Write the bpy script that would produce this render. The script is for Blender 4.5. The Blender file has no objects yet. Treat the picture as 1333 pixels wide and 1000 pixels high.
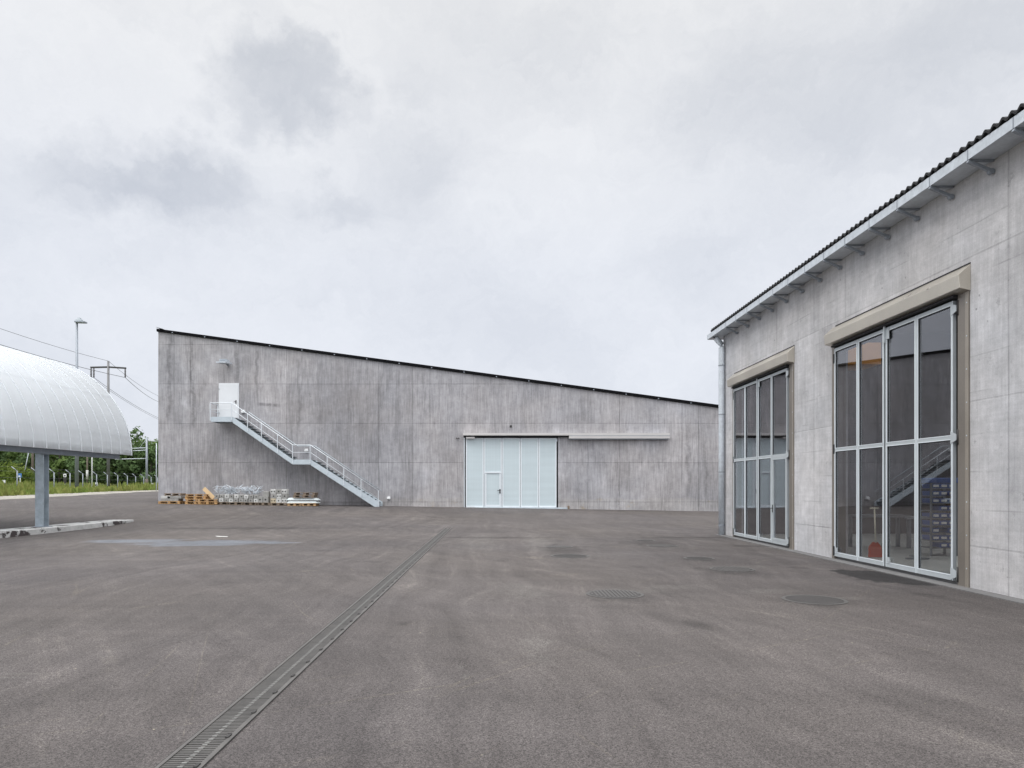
import bpy, bmesh, math, random
from mathutils import Vector, Matrix
R = math.radians
S = bpy.context.scene
COL = S.collection
random.seed(7)

# ------------------------------------------------------------------ camera
EYE, F, CX, CY = 1.75, 900.0, 646.0, 632.0          # eye height, focal length in photo pixels, vanishing point of the depth axis
cam = bpy.data.cameras.new('camera'); camo = bpy.data.objects.new('camera', cam); COL.objects.link(camo)
camo.location = (0, 0, EYE); camo.rotation_euler = (R(90), 0, 0)
cam.sensor_width = 36; cam.lens = F/1333*36
cam.shift_x = (666.5-CX)/1333; cam.shift_y = (CY-500)/1333
cam.clip_start = 0.1; cam.clip_end = 6000
S.camera = camo
S.view_settings.view_transform = 'Standard'; S.view_settings.look = 'None'
S.view_settings.exposure = 0.0; S.view_settings.gamma = 1

# ------------------------------------------------------------------ world: overcast sky over a Nishita base
SUN_EL, SUN_AZ = 54, -104            # azimuth measured from +Y towards +X
world = bpy.data.worlds.new('World'); S.world = world; world.use_nodes = True
wt = world.node_tree; wt.nodes.clear()
def wn(t, **k):
    n = wt.nodes.new(t)
    for a, v in k.items(): setattr(n, a, v)
    return n
def wl(a, b): wt.links.new(a, b)
def wmath(op, a, b=None, c=None, clamp=False):
    n = wn('ShaderNodeMath', operation=op); n.use_clamp = clamp
    for i, v in enumerate((a, b, c)):
        if v is None: continue
        if isinstance(v, (int, float)): n.inputs[i].default_value = v
        else: wl(v, n.inputs[i])
    return n.outputs[0]
def wvec(op, a, b=None):
    n = wn('ShaderNodeVectorMath', operation=op)
    for i, v in enumerate((a, b)):
        if v is None: continue
        if isinstance(v, (tuple, list)): n.inputs[i].default_value = v
        else: wl(v, n.inputs[i])
    return n
sky = wn('ShaderNodeTexSky'); sky.sky_type = 'NISHITA'; sky.sun_disc = False
sky.sun_elevation = R(SUN_EL); sky.sun_rotation = R(SUN_AZ)
tc = wn('ShaderNodeTexCoord')
nrm = wvec('NORMALIZE', tc.outputs['Generated']).outputs[0]
def wnoise(scale, detail, rough, vec):
    n = wn('ShaderNodeTexNoise'); n.inputs['Scale'].default_value = scale
    n.inputs['Detail'].default_value = detail; n.inputs['Roughness'].default_value = rough
    wl(vec, n.inputs['Vector']); return n
def wrange(v, a, b, c, d, smooth=True):
    n = wn('ShaderNodeMapRange'); n.interpolation_type = 'SMOOTHSTEP' if smooth else 'LINEAR'
    wl(v, n.inputs[0])
    for i, x in enumerate((a, b, c, d)): n.inputs[i+1].default_value = x
    return n.outputs[0]
n1 = wnoise(7, 8, .62, nrm)
off = wvec('SUBTRACT', n1.outputs['Color'], (.5, .5, .5)).outputs[0]
offs = wvec('SCALE', off); offs.inputs['Scale'].default_value = .15
n1b = wnoise(24, 6, .62, nrm)
offb = wvec('SCALE', wvec('SUBTRACT', n1b.outputs['Color'], (.5, .5, .5)).outputs[0]); offb.inputs['Scale'].default_value = .07
dist = wvec('ADD', wvec('ADD', nrm, offs.outputs[0]).outputs[0], offb.outputs[0]).outputs[0]
def direction(px, py):
    v = Vector(((px-CX)/F, 1, (CY-py)/F)); v.normalize(); return v
mask = None
# soft grey cloud banks: (direction as x, y, half widths, edge softness, strength)
for (px, py, rx, rz, soft, st) in ((372, 112, .085, .048, .7, .20), (398, 92, .055, .034, .7, .14), (330, 140, .06, .036, .9, .15),
        (195, 222, .12, .052, 1, .21), (110, 215, .08, .045, 1, .14), (262, 240, .08, .05, 1, .18), (432, 258, .05, .04, .8, .10), (545, 105, .05, .04, .8, .09),
        (1060, 110, .25, .15, 1, .08), (930, 100, .14, .12, 1, .04), (1010, 60, .14, .10, 1, .04), (900, 350, .10, .06, 1, .08), (560, 210, .10, .05, 1, .07), (640, 60, .2, .1, 1, .09), (1250, 60, .18, .10, 1, .10)):
    c = direction(px, py)
    d = wvec('SUBTRACT', dist, tuple(c)).outputs[0]
    d = wvec('MULTIPLY', d, (1/rx, 1/rx, 1/rz)); ln = wvec('LENGTH', d.outputs[0]).outputs['Value']
    m = wrange(ln, 1.25, 1.25-soft*1.1, 0, st)
    if mask is None: mask = m
    else:
        k = wmath('MAXIMUM', mask, m); a2 = wmath('ADD', mask, m)
        mask = wmath('ADD', wmath('MULTIPLY', k, .8), wmath('MULTIPLY', a2, .2))
sepw = wn('ShaderNodeSeparateXYZ'); wl(nrm, sepw.inputs[0])
map2 = wvec('MULTIPLY', dist, (1, 1, 2.2)).outputs[0]
n2 = wnoise(3.2, 9, .6, map2)
wisp = wrange(n2.outputs['Fac'], .36, .68, -.05, .055)
n3 = wnoise(13, 6, .65, map2)
wisp = wmath('ADD', wisp, wrange(n3.outputs['Fac'], .3, .75, .025, -.025))
zen = wmath('MULTIPLY', wrange(sepw.outputs['Z'], .58, 1.0, 1.0, 4.2), wrange(sepw.outputs['Y'], .15, -.75, 1.0, 1.75))
tot = wmath('ADD', mask, wisp)
def inv(k): return wmath('MULTIPLY', wmath('SUBTRACT', 1.0, wmath('MULTIPLY', tot, k)), zen)
colr = wn('ShaderNodeValToRGB')
colr.color_ramp.elements[0].position = 0.0; colr.color_ramp.elements[0].color = (.79, .825, .905, 1)
colr.color_ramp.elements[1].position = .62; colr.color_ramp.elements[1].color = (.86, .865, .875, 1)
e = colr.color_ramp.elements.new(.3); e.color = (.80, .83, .895, 1)
wl(sepw.outputs['Z'], colr.inputs[0])
cmb = wn('ShaderNodeCombineXYZ')
for i, k in enumerate((1.08, 1.0, .86)): wl(inv(k), cmb.inputs[i])
cl = wvec('MULTIPLY', colr.outputs[0], cmb.outputs[0])
bgs = wn('ShaderNodeBackground'); wl(sky.outputs[0], bgs.inputs[0]); bgs.inputs[1].default_value = .10
bgc = wn('ShaderNodeBackground'); wl(cl.outputs[0], bgc.inputs[0]); bgc.inputs[1].default_value = 1.0
mixw = wn('ShaderNodeMixShader'); mixw.inputs[0].default_value = .95
wl(bgs.outputs[0], mixw.inputs[1]); wl(bgc.outputs[0], mixw.inputs[2])
wo = wn('ShaderNodeOutputWorld'); wl(mixw.outputs[0], wo.inputs[0])

sun = bpy.data.lights.new('sun', 'SUN'); sun.energy = 1.5; sun.angle = R(30); sun.color = (1, .97, .93)
suno = bpy.data.objects.new('sun', sun); COL.objects.link(suno)
sd = Vector((math.sin(R(SUN_AZ))*math.cos(R(SUN_EL)), math.cos(R(SUN_AZ))*math.cos(R(SUN_EL)), math.sin(R(SUN_EL))))
suno.rotation_euler = (-sd).to_track_quat('-Z', 'Y').to_euler(); suno.location = (-20, 10, 40)

# ------------------------------------------------------------------ node-material helpers
class NT:
    def __init__(self, name):
        self.m = bpy.data.materials.new(name); self.m.use_nodes = True
        self.t = self.m.node_tree; self.t.nodes.clear()
        self.out = self.t.nodes.new('ShaderNodeOutputMaterial')
        self.pos = self.t.nodes.new('ShaderNodeNewGeometry').outputs['Position']
    def n(self, t, **k):
        x = self.t.nodes.new(t)
        for a, v in k.items(): setattr(x, a, v)
        return x
    def l(self, a, b): self.t.links.new(a, b)
    def setin(self, sock, v):
        if isinstance(v, bpy.types.NodeSocket): self.l(v, sock)
        else: sock.default_value = v
    def math(self, op, a, b=0.0, clamp=False):
        x = self.n('ShaderNodeMath', operation=op); x.use_clamp = clamp
        self.setin(x.inputs[0], a); self.setin(x.inputs[1], b); return x.outputs[0]
    def vmul(self, v, s):
        x = self.n('ShaderNodeVectorMath', operation='MULTIPLY'); self.setin(x.inputs[0], v); x.inputs[1].default_value = s; return x.outputs[0]
    def vadd(self, v, s):
        x = self.n('ShaderNodeVectorMath', operation='ADD'); self.setin(x.inputs[0], v); self.setin(x.inputs[1], s); return x.outputs[0]
    def noise(self, scale, detail=4, rough=.55, vec=None, out='Fac'):
        x = self.n('ShaderNodeTexNoise'); x.inputs['Scale'].default_value = scale
        x.inputs['Detail'].default_value = detail; x.inputs['Roughness'].default_value = rough
        self.l(vec if vec is not None else self.pos, x.inputs['Vector']); return x.outputs[out]
    def rng(self, v, a, b, c, d, smooth=False):
        x = self.n('ShaderNodeMapRange'); x.interpolation_type = 'SMOOTHSTEP' if smooth else 'LINEAR'
        self.setin(x.inputs[0], v)
        for i, q in enumerate((a, b, c, d)): x.inputs[i+1].default_value = q
        return x.outputs[0]
    def sep(self, v):
        x = self.n('ShaderNodeSeparateXYZ'); self.l(v, x.inputs[0]); return x.outputs
    def comb(self, a, b, c=0.0):
        x = self.n('ShaderNodeCombineXYZ'); self.setin(x.inputs[0], a); self.setin(x.inputs[1], b); self.setin(x.inputs[2], c); return x.outputs[0]
    def mix(self, f, a, b):
        x = self.n('ShaderNodeMix'); x.data_type = 'RGBA'
        self.setin(x.inputs[0], f); self.setin(x.inputs[6], a); self.setin(x.inputs[7], b); return x.outputs[2]
    def scale(self, c, f):
        x = self.n('ShaderNodeVectorMath', operation='SCALE'); self.setin(x.inputs[0], c); self.setin(x.inputs['Scale'], f); return x.outputs[0]
    def bump(self, h, strength=.2, dist=.01):
        x = self.n('ShaderNodeBump'); x.inputs['Strength'].default_value = strength; x.inputs['Distance'].default_value = dist
        self.l(h, x.inputs['Height']); return x.outputs[0]
    def principled(self, color, rough=.6, metal=0.0, normal=None, spec=None):
        p = self.n('ShaderNodeBsdfPrincipled')
        self.setin(p.inputs['Base Color'], color if isinstance(color, bpy.types.NodeSocket) else (*color, 1))
        self.setin(p.inputs['Roughness'], rough); self.setin(p.inputs['Metallic'], metal)
        if normal is not None: self.l(normal, p.inputs['Normal'])
        if spec is not None: p.inputs['Specular IOR Level'].default_value = spec
        self.l(p.outputs[0], self.out.inputs[0]); return p

def simple(name, col, rough=.6, metal=0.0, var=.12, scale=3.0, spec=None, fine=40):
    t = NT(name)
    a = t.noise(scale, 5, .6); b = t.noise(fine, 3, .6)
    f = t.math('ADD', t.rng(a, .25, .75, 1-var, 1+var), t.rng(b, .25, .75, -var*.5, var*.5))
    t.principled(t.scale((*col,), f), t.rng(a, .3, .7, max(0, rough-.08), min(1, rough+.08)), metal, spec=spec)
    return t.m

def linemask(t, u, spacing, phase, width):
    """1 on thin lines every `spacing` metres along u"""
    x = t.math('ADD', u, phase); x = t.math('DIVIDE', x, spacing)
    fr = t.math('FRACT', x); d = t.math('MINIMUM', fr, t.math('SUBTRACT', 1.0, fr))
    d = t.math('MULTIPLY', d, spacing)
    return t.rng(d, width*.35, width, 1, 0, True), t.math('FLOOR', x)

def white(t, a, b):
    x = t.n('ShaderNodeTexWhiteNoise'); x.noise_dimensions = '2D'; t.l(t.comb(a, b), x.inputs['Vector']); return x.outputs['Value']

def concrete(name, axis, base, hs, hphase, vs, vphase, streak=1.0, dark_left=False, horiz=0.0, ground_line=None):
    t = NT(name); s = t.sep(t.pos); u = s[axis]; v = s[2]
    wob = t.noise(.9, 4, .6)
    uv = t.comb(u, v)
    fine = t.noise(1, 3, .6, t.comb(t.math('MULTIPLY', u, 34), t.math('MULTIPLY', v, .8), 3.1))
    board = t.noise(1, 4, .65, t.comb(t.math('MULTIPLY', u, 11), t.math('MULTIPLY', v, .85), 7.7))
    broad = t.noise(1, 3, .55, t.comb(t.math('MULTIPLY', u, 1.3), t.math('MULTIPLY', v, .12), 1.7))
    mott = t.noise(.55, 6, .65); mott2 = t.noise(3.5, 6, .7)
    grain = t.noise(55, 3, .7); cloudy = t.noise(1.25, 9, .78, t.vadd(t.pos, (5, 1, 3)))
    f = t.rng(fine, .3, .7, 1-.16*streak, 1+.15*streak)
    f = t.math('MULTIPLY', f, t.rng(board, .28, .72, 1-.19*streak, 1+.16*streak))
    f = t.math('MULTIPLY', f, t.rng(broad, .3, .7, 1-.10*streak, 1+.08*streak))
    f = t.math('MULTIPLY', f, t.rng(mott, .3, .7, .86, 1.13))
    f = t.math('MULTIPLY', f, t.rng(mott2, .25, .75, .86, 1.13))
    f = t.math('MULTIPLY', f, t.rng(grain, .2, .8, .86, 1.14))
    f = t.math('MULTIPLY', f, t.rng(cloudy, .3, .7, .84, 1.15))
    if horiz:
        hb = t.noise(1, 4, .6, t.comb(t.math('MULTIPLY', u, .7), t.math('MULTIPLY', v, 17), 9.1))
        f = t.math('MULTIPLY', f, t.rng(hb, .3, .7, 1-horiz, 1+horiz))
    hl, hid = linemask(t, v, hs, hphase, .022)
    vl, vid = linemask(t, u, vs, vphase, .014)
    # formwork panels: each cast a little lighter or darker
    vid2 = t.math('FLOOR', t.math('DIVIDE', t.math('ADD', u, vphase), vs*3))
    f = t.math('MULTIPLY', f, t.rng(white(t, t.math('ADD', vid, .37), t.math('ADD', hid, .61)), 0, 1, .92, 1.07))
    f = t.math('MULTIPLY', f, t.rng(white(t, t.math('ADD', vid2, 7.37), t.math('ADD', hid, 3.61)), 0, 1, .935, 1.055))
    jn = t.rng(t.noise(1.3, 4, .7), .38, .62, .45 if dark_left else .06, 1)
    wv = white(t, t.math('ADD', vid, 11.3), t.math('ADD', hid, 5.1))
    f = t.math('MULTIPLY', f, t.math('SUBTRACT', 1.0, t.math('MULTIPLY', t.math('MULTIPLY', hl, jn), .46 if dark_left else .18)))
    f = t.math('MULTIPLY', f, t.math('SUBTRACT', 1.0, t.math('MULTIPLY', t.math('MULTIPLY', vl, jn), .22 if dark_left else .08)))
    # dark run marks and cracks, clustered
    run = t.noise(1, 5, .7, t.comb(t.math('MULTIPLY', u, 2.3), t.math('MULTIPLY', v, .35), 21.7))
    runm = t.rng(run, .60, .70, 0, 1, True)
    f = t.math('MULTIPLY', f, t.math('SUBTRACT', 1.0, t.math('MULTIPLY', runm, .16*streak+.02)))
    # blow holes
    vo = t.n('ShaderNodeTexVoronoi'); vo.inputs['Scale'].default_value = 3.2; t.l(uv, vo.inputs['Vector'])
    pit = t.rng(vo.outputs['Distance'], .045, .085, 1, 0, True)
    pit = t.math('MULTIPLY', pit, t.rng(t.noise(.8, 3, .6), .48, .6, 0, 1, True))
    vo2 = t.n('ShaderNodeTexVoronoi'); vo2.inputs['Scale'].default_value = 11; t.l(uv, vo2.inputs['Vector'])
    pit2 = t.math('MULTIPLY', t.rng(vo2.outputs['Distance'], .08, .14, 1, 0, True), t.rng(mott2, .5, .62, 0, 1, True))
    pits = t.math('MAXIMUM', pit, t.math('MULTIPLY', pit2, .7))
    f = t.math('MULTIPLY', f, t.math('SUBTRACT', 1.0, t.math('MULTIPLY', pits, .42)))
    smudge = t.rng(t.noise(2.1, 6, .75, t.vadd(t.pos, (9, 4, 2))), .60, .72, 0, 1, True)
    f = t.math('MULTIPLY', f, t.math('SUBTRACT', 1.0, t.math('MULTIPLY', smudge, .20)))
    tint = t.mix(t.rng(t.noise(.35, 3, .5), .35, .65, 0, 1), (base[0]*1.01, base[1], base[2]*1.0, 1), (base[0]*.965, base[1]*.985, base[2]*1.02, 1))
    def strip(x0, wid, v0, v1, amp, k):
        du = t.math('ADD', u, t.math('MULTIPLY', t.math('SUBTRACT', t.noise(1, 4, .6, t.comb(k*3.7, t.math('MULTIPLY', v, .8), k)), .5), .9))
        a_ = t.math('ABSOLUTE', t.math('SUBTRACT', du, x0))
        m_ = t.rng(a_, wid*.15, wid, 1, 0, True)
        m_ = t.math('MULTIPLY', m_, t.math('MULTIPLY', t.rng(v, v0, v0+.8, 0, 1, True), t.rng(v, v1-.3, v1, 1, 0, True)))
        return t.math('MULTIPLY', t.math('MULTIPLY', m_, amp), t.rng(mott2, .36, .56, .15, 1, True))
    if dark_left:
        for k, (sx_, wd, v0, v1, am) in enumerate(((-19.7, .22, 5.2, 10.9, .34), (-18.35, .16, 5.0, 10.6, .36), (-15.6, .22, 7.4, 10.0, .34), (-14.5, .14, 6.6, 10.1, .32), (-11.9, .16, 4.4, 9.5, .24), (-8.2, .3, 3.2, 8.9, .15), (-7.1, .2, 2.2, 8.8, .18), (-5.9, .25, 3.2, 8.9, .2), (5.2, .3, 3.6, 7.1, .2), (11.6, .22, .8, 5.6, .3), (12.6, .15, .9, 4.6, .3), (3.2, .2, 4.6, 8, .15), (-16.9, .5, 1, 5.6, .12))):
            f = t.math('MULTIPLY', f, t.math('SUBTRACT', 1.0, strip(sx_, wd, v0, v1, am, k+1.3)))
        sm = t.math('MULTIPLY', t.rng(t.math('ABSOLUTE', t.math('SUBTRACT', v, t.math('ADD', 6.62, t.math('MULTIPLY', t.math('ADD', u, 13.8), -.07)))), .02, .16, 1, 0, True), t.math('MULTIPLY', t.rng(u, -14.5, -14.2, 0, 1), t.rng(u, -13.3, -12.9, 1, 0)))
        f = t.math('MULTIPLY', f, t.math('SUBTRACT', 1.0, t.math('MULTIPLY', t.math('MULTIPLY', sm, .5), t.rng(mott2, .35, .55, .1, 1))))
        for jx in (-19.44, -18.44, -12.66, -10.75, -7.1, -5.03, -4.0, 5.53, 7.44, 11.2, 12.2):
            jm = t.math('MULTIPLY', t.rng(t.math('ABSOLUTE', t.math('SUBTRACT', u, jx)), .008, .035, 1, 0, True), t.rng(t.noise(.9, 4, .7), .35, .6, .25, 1))
            f = t.math('MULTIPLY', f, t.math('SUBTRACT', 1.0, t.math('MULTIPLY', jm, .36)))
    else:
        for jx in (10.73, 15.75, 17.3, 19.6):
            jm = t.math('MULTIPLY', t.rng(t.math('ABSOLUTE', t.math('SUBTRACT', u, jx)), .006, .025, 1, 0, True), t.rng(t.noise(.9, 4, .7), .3, .6, .3, 1))
            f = t.math('MULTIPLY', f, t.math('SUBTRACT', 1.0, t.math('MULTIPLY', jm, .30)))
        for k, hz_ in enumerate((.75, 1.35, 1.98, 2.6, 3.3, 3.9, 4.6, 5.25, 6.1)):
            hm = t.math('MULTIPLY', t.rng(t.math('ABSOLUTE', t.math('SUBTRACT', v, t.math('ADD', hz_, t.math('MULTIPLY', t.math('SUBTRACT', t.noise(.6, 3, .5), .5), .05)))), .004, .018, 1, 0, True), t.rng(t.noise(.8, 5, .7, t.vadd(t.pos, (k*7.1, k*3.3, k*9.7))), .47, .62, 0, 1, True))
            f = t.math('MULTIPLY', f, t.math('SUBTRACT', 1.0, t.math('MULTIPLY', hm, .22)))
        sp_ = t.rng(t.noise(4.2, 5, .8, t.vadd(t.pos, (2, 8, 5))), .62, .70, 0, 1, True)
        f = t.math('MULTIPLY', f, t.math('SUBTRACT', 1.0, t.math('MULTIPLY', sp_, .28)))
    if dark_left:      # a differently weathered pour between two construction joints
        a = t.math('MULTIPLY', t.rng(u, -12.68, -12.64, 0, 1), t.rng(u, -5.05, -5.0, 1, 0))
        f = t.math('MULTIPLY', f, t.math('SUBTRACT', 1.0, t.math('MULTIPLY', a, .13)))
        # pale splash-stained plinth band with rust blooms
        band = t.rng(t.math('ADD', v, t.rng(wob, .3, .7, -.1, .1)), .9, 1.0, 1, 0, True)
        band = t.math('MULTIPLY', band, t.rng(u, -7.5, -6.5, 0, 1))
        tint = t.mix(t.math('MULTIPLY', band, .35), tint, (base[0]*1.12, base[1]*1.1, base[2]*1.03, 1))
        rust = t.math('MULTIPLY', band, t.rng(t.noise(1.1, 5, .7, t.vadd(t.pos, (3, 3, 9))), .56, .68, 0, 1, True))
        tint = t.mix(t.math('MULTIPLY', rust, .55), tint, (base[0]*.95, base[1]*.78, base[2]*.50, 1))
    col = t.scale(tint, f)
    hgt = t.math('SUBTRACT', t.math('ADD', t.math('MULTIPLY', board, .5), t.math('MULTIPLY', fine, .35)), t.math('ADD', t.math('MULTIPLY', pits, .8), hl))
    t.principled(col, .88, 0, t.bump(hgt, .22, .012), spec=.25)
    return t.m

M = {}
M['concrete_back'] = concrete('board_marked_concrete', 0, (.385, .372, .376), 2.372, -.75, 2.08, .27, 1.0, True)
M['concrete_right'] = concrete('smooth_concrete', 1, (.468, .461, .462), 2.42, -.73, 1.26, .62, .42, False, .05)
M['plinth'] = simple('plinth_concrete', (.135, .133, .133), .9, 0, .14)
M['curb'] = None
def curb_mat():
    t = NT('worn_painted_curb')
    chip = t.rng(t.noise(1.1, 7, .72), .525, .555, 0, 1, True)
    chip2 = t.rng(t.noise(7, 5, .7), .64, .69, 0, 1, True)
    wear = t.math('MAXIMUM', chip, t.math('MULTIPLY', chip2, .6))
    c = t.mix(wear, (.47, .47, .46, 1), (.06, .05, .05, 1))
    c = t.scale(c, t.rng(t.noise(4, 5, .6), .3, .7, .82, 1.12))
    t.principled(c, .85, 0, spec=.3); return t.m
M['curb'] = curb_mat()

def asphalt():
    t = NT('worn_asphalt')
    p = t.pos; s = t.sep(p); xy = t.comb(s[0], s[1])
    g1 = t.noise(150, 3, .8, xy); g2 = t.noise(38, 4, .7, xy)
    vo = t.n('ShaderNodeTexVoronoi'); vo.inputs['Scale'].default_value = 125; t.l(xy, vo.inputs['Vector'])
    stone = t.rng(white(t, t.sep(vo.outputs['Color'])[0], t.sep(vo.outputs['Color'])[1]), .0, 1, .50, 1.62)
    big = t.noise(.16, 5, .6, xy); mid = t.noise(1.0, 9, .78, xy)
    dx = t.math('ADD', s[0], t.math('MULTIPLY', t.math('SUBTRACT', t.noise(.09, 3, .5, xy), .5), 6))
    tyre = t.noise(1, 8, .74, t.comb(t.math('MULTIPLY', dx, 2.4), t.math('MULTIPLY', s[1], .10), 4))
    dx2 = t.math('ADD', t.math('MULTIPLY', s[0], .8), t.math('MULTIPLY', s[1], .55))
    tyre2 = t.noise(1, 6, .66, t.comb(t.math('MULTIPLY', dx2, 2.6), t.math('MULTIPLY', t.math('SUBTRACT', s[1], s[0]), .12), 14))
    cross = t.noise(1, 5, .62, t.comb(t.math('MULTIPLY', s[0], .10), t.math('MULTIPLY', s[1], 1.5), 2))
    f = t.rng(g1, .25, .75, .38, 1.62)
    f = t.math('MULTIPLY', f, t.rng(g2, .25, .75, .68, 1.34))
    f = t.math('MULTIPLY', f, stone)
    f = t.math('MULTIPLY', f, t.rng(big, .3, .7, .84, 1.18))
    f = t.math('MULTIPLY', f, t.rng(mid, .28, .72, .85, 1.16))
    f = t.math('MULTIPLY', f, t.rng(tyre, .3, .72, .80, 1.24))
    f = t.math('MULTIPLY', f, t.rng(tyre2, .3, .72, .90, 1.12))
    f = t.math('MULTIPLY', f, t.rng(cross, .3, .7, .90, 1.10))
    # pale dust rubbed in by tyres, darker damp/oil patches
    dust = t.math('MULTIPLY', t.rng(tyre, .55, .72, 0, 1, True), t.rng(mid, .42, .62, 0, 1, True))
    dust2 = t.math('MULTIPLY', t.rng(tyre2, .56, .70, 0, 1, True), t.rng(t.noise(.5, 5, .7, t.vadd(xy, (7, 1, 0))), .48, .6, 0, 1, True))
    dk = t.math('MULTIPLY', t.rng(t.noise(.55, 6, .7, t.vadd(xy, (31, 12, 0))), .60, .70, 0, 1, True), .26)
    f = t.math('MULTIPLY', f, t.math('SUBTRACT', 1.0, dk))
    base = t.mix(t.rng(t.noise(.11, 3, .5, xy), .35, .65, 0, 1), (.072, .0652, .0648, 1), (.083, .0735, .0688, 1))
    base = t.mix(t.math('MULTIPLY', dust, .30), base, (.145, .132, .116, 1))
    base = t.mix(t.math('MULTIPLY', dust2, .35), base, (.130, .117, .104, 1))
    # fine pale scratches left by wheels and shovels
    for (ca, sa, k) in ((.82, .57, 1.0), (.95, -.31, 5.0), (.55, .83, 9.0)):
        a1 = t.math('ADD', t.math('MULTIPLY', s[0], ca), t.math('MULTIPLY', s[1], -sa)); b1 = t.math('ADD', t.math('MULTIPLY', s[0], sa), t.math('MULTIPLY', s[1], ca))
        nn = t.noise(1, 1, .4, t.comb(t.math('MULTIPLY', a1, .9), t.math('MULTIPLY', b1, .07), k))
        ln = t.rng(t.math('ABSOLUTE', t.math('SUBTRACT', nn, .52)), .001, .006, 1, 0, True)
        ln = t.math('MULTIPLY', ln, t.math('MULTIPLY', t.rng(t.noise(.45, 4, .7, t.vadd(xy, (k*3, k, 0))), .50, .62, 0, 1, True), t.rng(g2, .42, .6, .1, 1)))
        base = t.mix(t.math('MULTIPLY', ln, .28), base, (.19, .165, .125, 1))
    spk = t.n('ShaderNodeTexVoronoi'); spk.inputs['Scale'].default_value = 5.5; t.l(xy, spk.inputs['Vector'])
    sp = t.math('MULTIPLY', t.rng(spk.outputs['Distance'], .035, .05, 1, 0), t.rng(t.noise(1.7, 3, .6, xy), .54, .6, 0, 1))
    base = t.mix(t.math('MULTIPLY', sp, .8), base, (.30, .27, .2, 1))
    # stains with a place of their own: wet film tinted with reflected sky, oil, dust washed up round the covers
    wobl = t.noise(1.6, 6, .72, xy); wobs = t.noise(1, 6, .7, t.comb(t.math('MULTIPLY', s[0], .55), t.math('MULTIPLY', s[1], 2.6), 6)); wobd = t.noise(1, 6, .7, t.comb(t.math('MULTIPLY', s[0], 2.2), t.math('MULTIPLY', s[1], .7), 8))
    def stain(X0, Y0, rx, ry, wob, k, soft):
        a_ = t.math('DIVIDE', t.math('SUBTRACT', s[0], X0), rx); b_ = t.math('DIVIDE', t.math('SUBTRACT', s[1], Y0), ry)
        d_ = t.math('SQRT', t.math('ADD', t.math('MULTIPLY', a_, a_), t.math('MULTIPLY', b_, b_)))
        d_ = t.math('ADD', d_, t.math('MULTIPLY', t.math('SUBTRACT', wob, .5), k))
        return t.rng(d_, 1-soft, 1, 1, 0, True)
    def gpos(px, py): Y = F*(EYE-.02)/(py-CY); return (px-CX)*Y/F, Y
    wet_sheen = None
    for (px, py, rx, ry) in ((262, 706.8, 2.1, 1.25), (185, 704.4, 1.9, .75), (330, 706, 1.3, .6)):
        q = stain(*gpos(px, py), rx, ry, wobs, 3.0, .35); wet_sheen = q if wet_sheen is None else t.math('MAXIMUM', wet_sheen, q)
    base = t.mix(t.math('MULTIPLY', wet_sheen, .8), base, (.105, .115, .132, 1))  # bluish sky reflection put into the colour of the wet film
    oil = None
    for (px, py, rx, ry, k, w_) in ((1148, 751, .62, 1.1, 1.7, wobl), (1178, 756, .42, .7, 1.7, wobl), (1115, 747, .35, .7, 2.0, wobl)):
        q = stain(*gpos(px, py), rx, ry, w_, k, .12); oil = q if oil is None else t.math('MAXIMUM', oil, q)
    base = t.mix(t.math('MULTIPLY', oil, .82), base, (.014, .0135, .014, 1))
    soft_d = None
    for (px, py, rx, ry) in ((912, 815, .26, .42), (905, 700, 2.6, .5), (985, 711, 1.2, .45), (525, 812, .16, .3), (640, 700, 3, .5), (950, 743, .75, .8), (1058, 783, .7, .75), (905, 728, .6, .7), (800, 776, .65, .7), (735, 717, .9, 2.2), (850, 707, 1.2, 1.4), (330, 688, 4, 1.2)):
        q = stain(*gpos(px, py), rx, ry, wobd, 2.4, .8); soft_d = q if soft_d is None else t.math('MAXIMUM', soft_d, q)
    f = t.math('MULTIPLY', f, t.math('SUBTRACT', 1.0, t.math('MULTIPLY', soft_d, .36)))
    pale = None
    for (px, py, rx, ry) in ((835, 770, .75, .35), (1095, 779, .6, .22), (765, 724, .9, .5), (985, 738, .5, .4), (20, 877, .30, .05), (12, 882, .2, .05), (606, 880, .05, .16), (600, 868, .04, .1), (800, 768, .6, .25), (1000, 770, .9, .35), (890, 765, 1.0, .4), (680, 770, .6, 1.5), (700, 840, .25, 1.1), (625, 705, .9, 5), (700, 705, .6, 5)):
        q = stain(*gpos(px, py), rx, ry, wobl, 2.6, .9); pale = q if pale is None else t.math('MAXIMUM', pale, q)
    base = t.mix(t.math('MULTIPLY', pale, .22), base, (.155, .147, .136, 1))
    h = t.math('ADD', g1, t.math('MULTIPLY', stone, .4))
    t.principled(t.scale(base, f), t.math('SUBTRACT', t.rng(mid, .3, .7, .72, .9), t.math('MULTIPLY', wet_sheen, .22)), 0, t.bump(h, .5, .006), spec=.2)
    return t.m
M['asphalt'] = asphalt()

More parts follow.
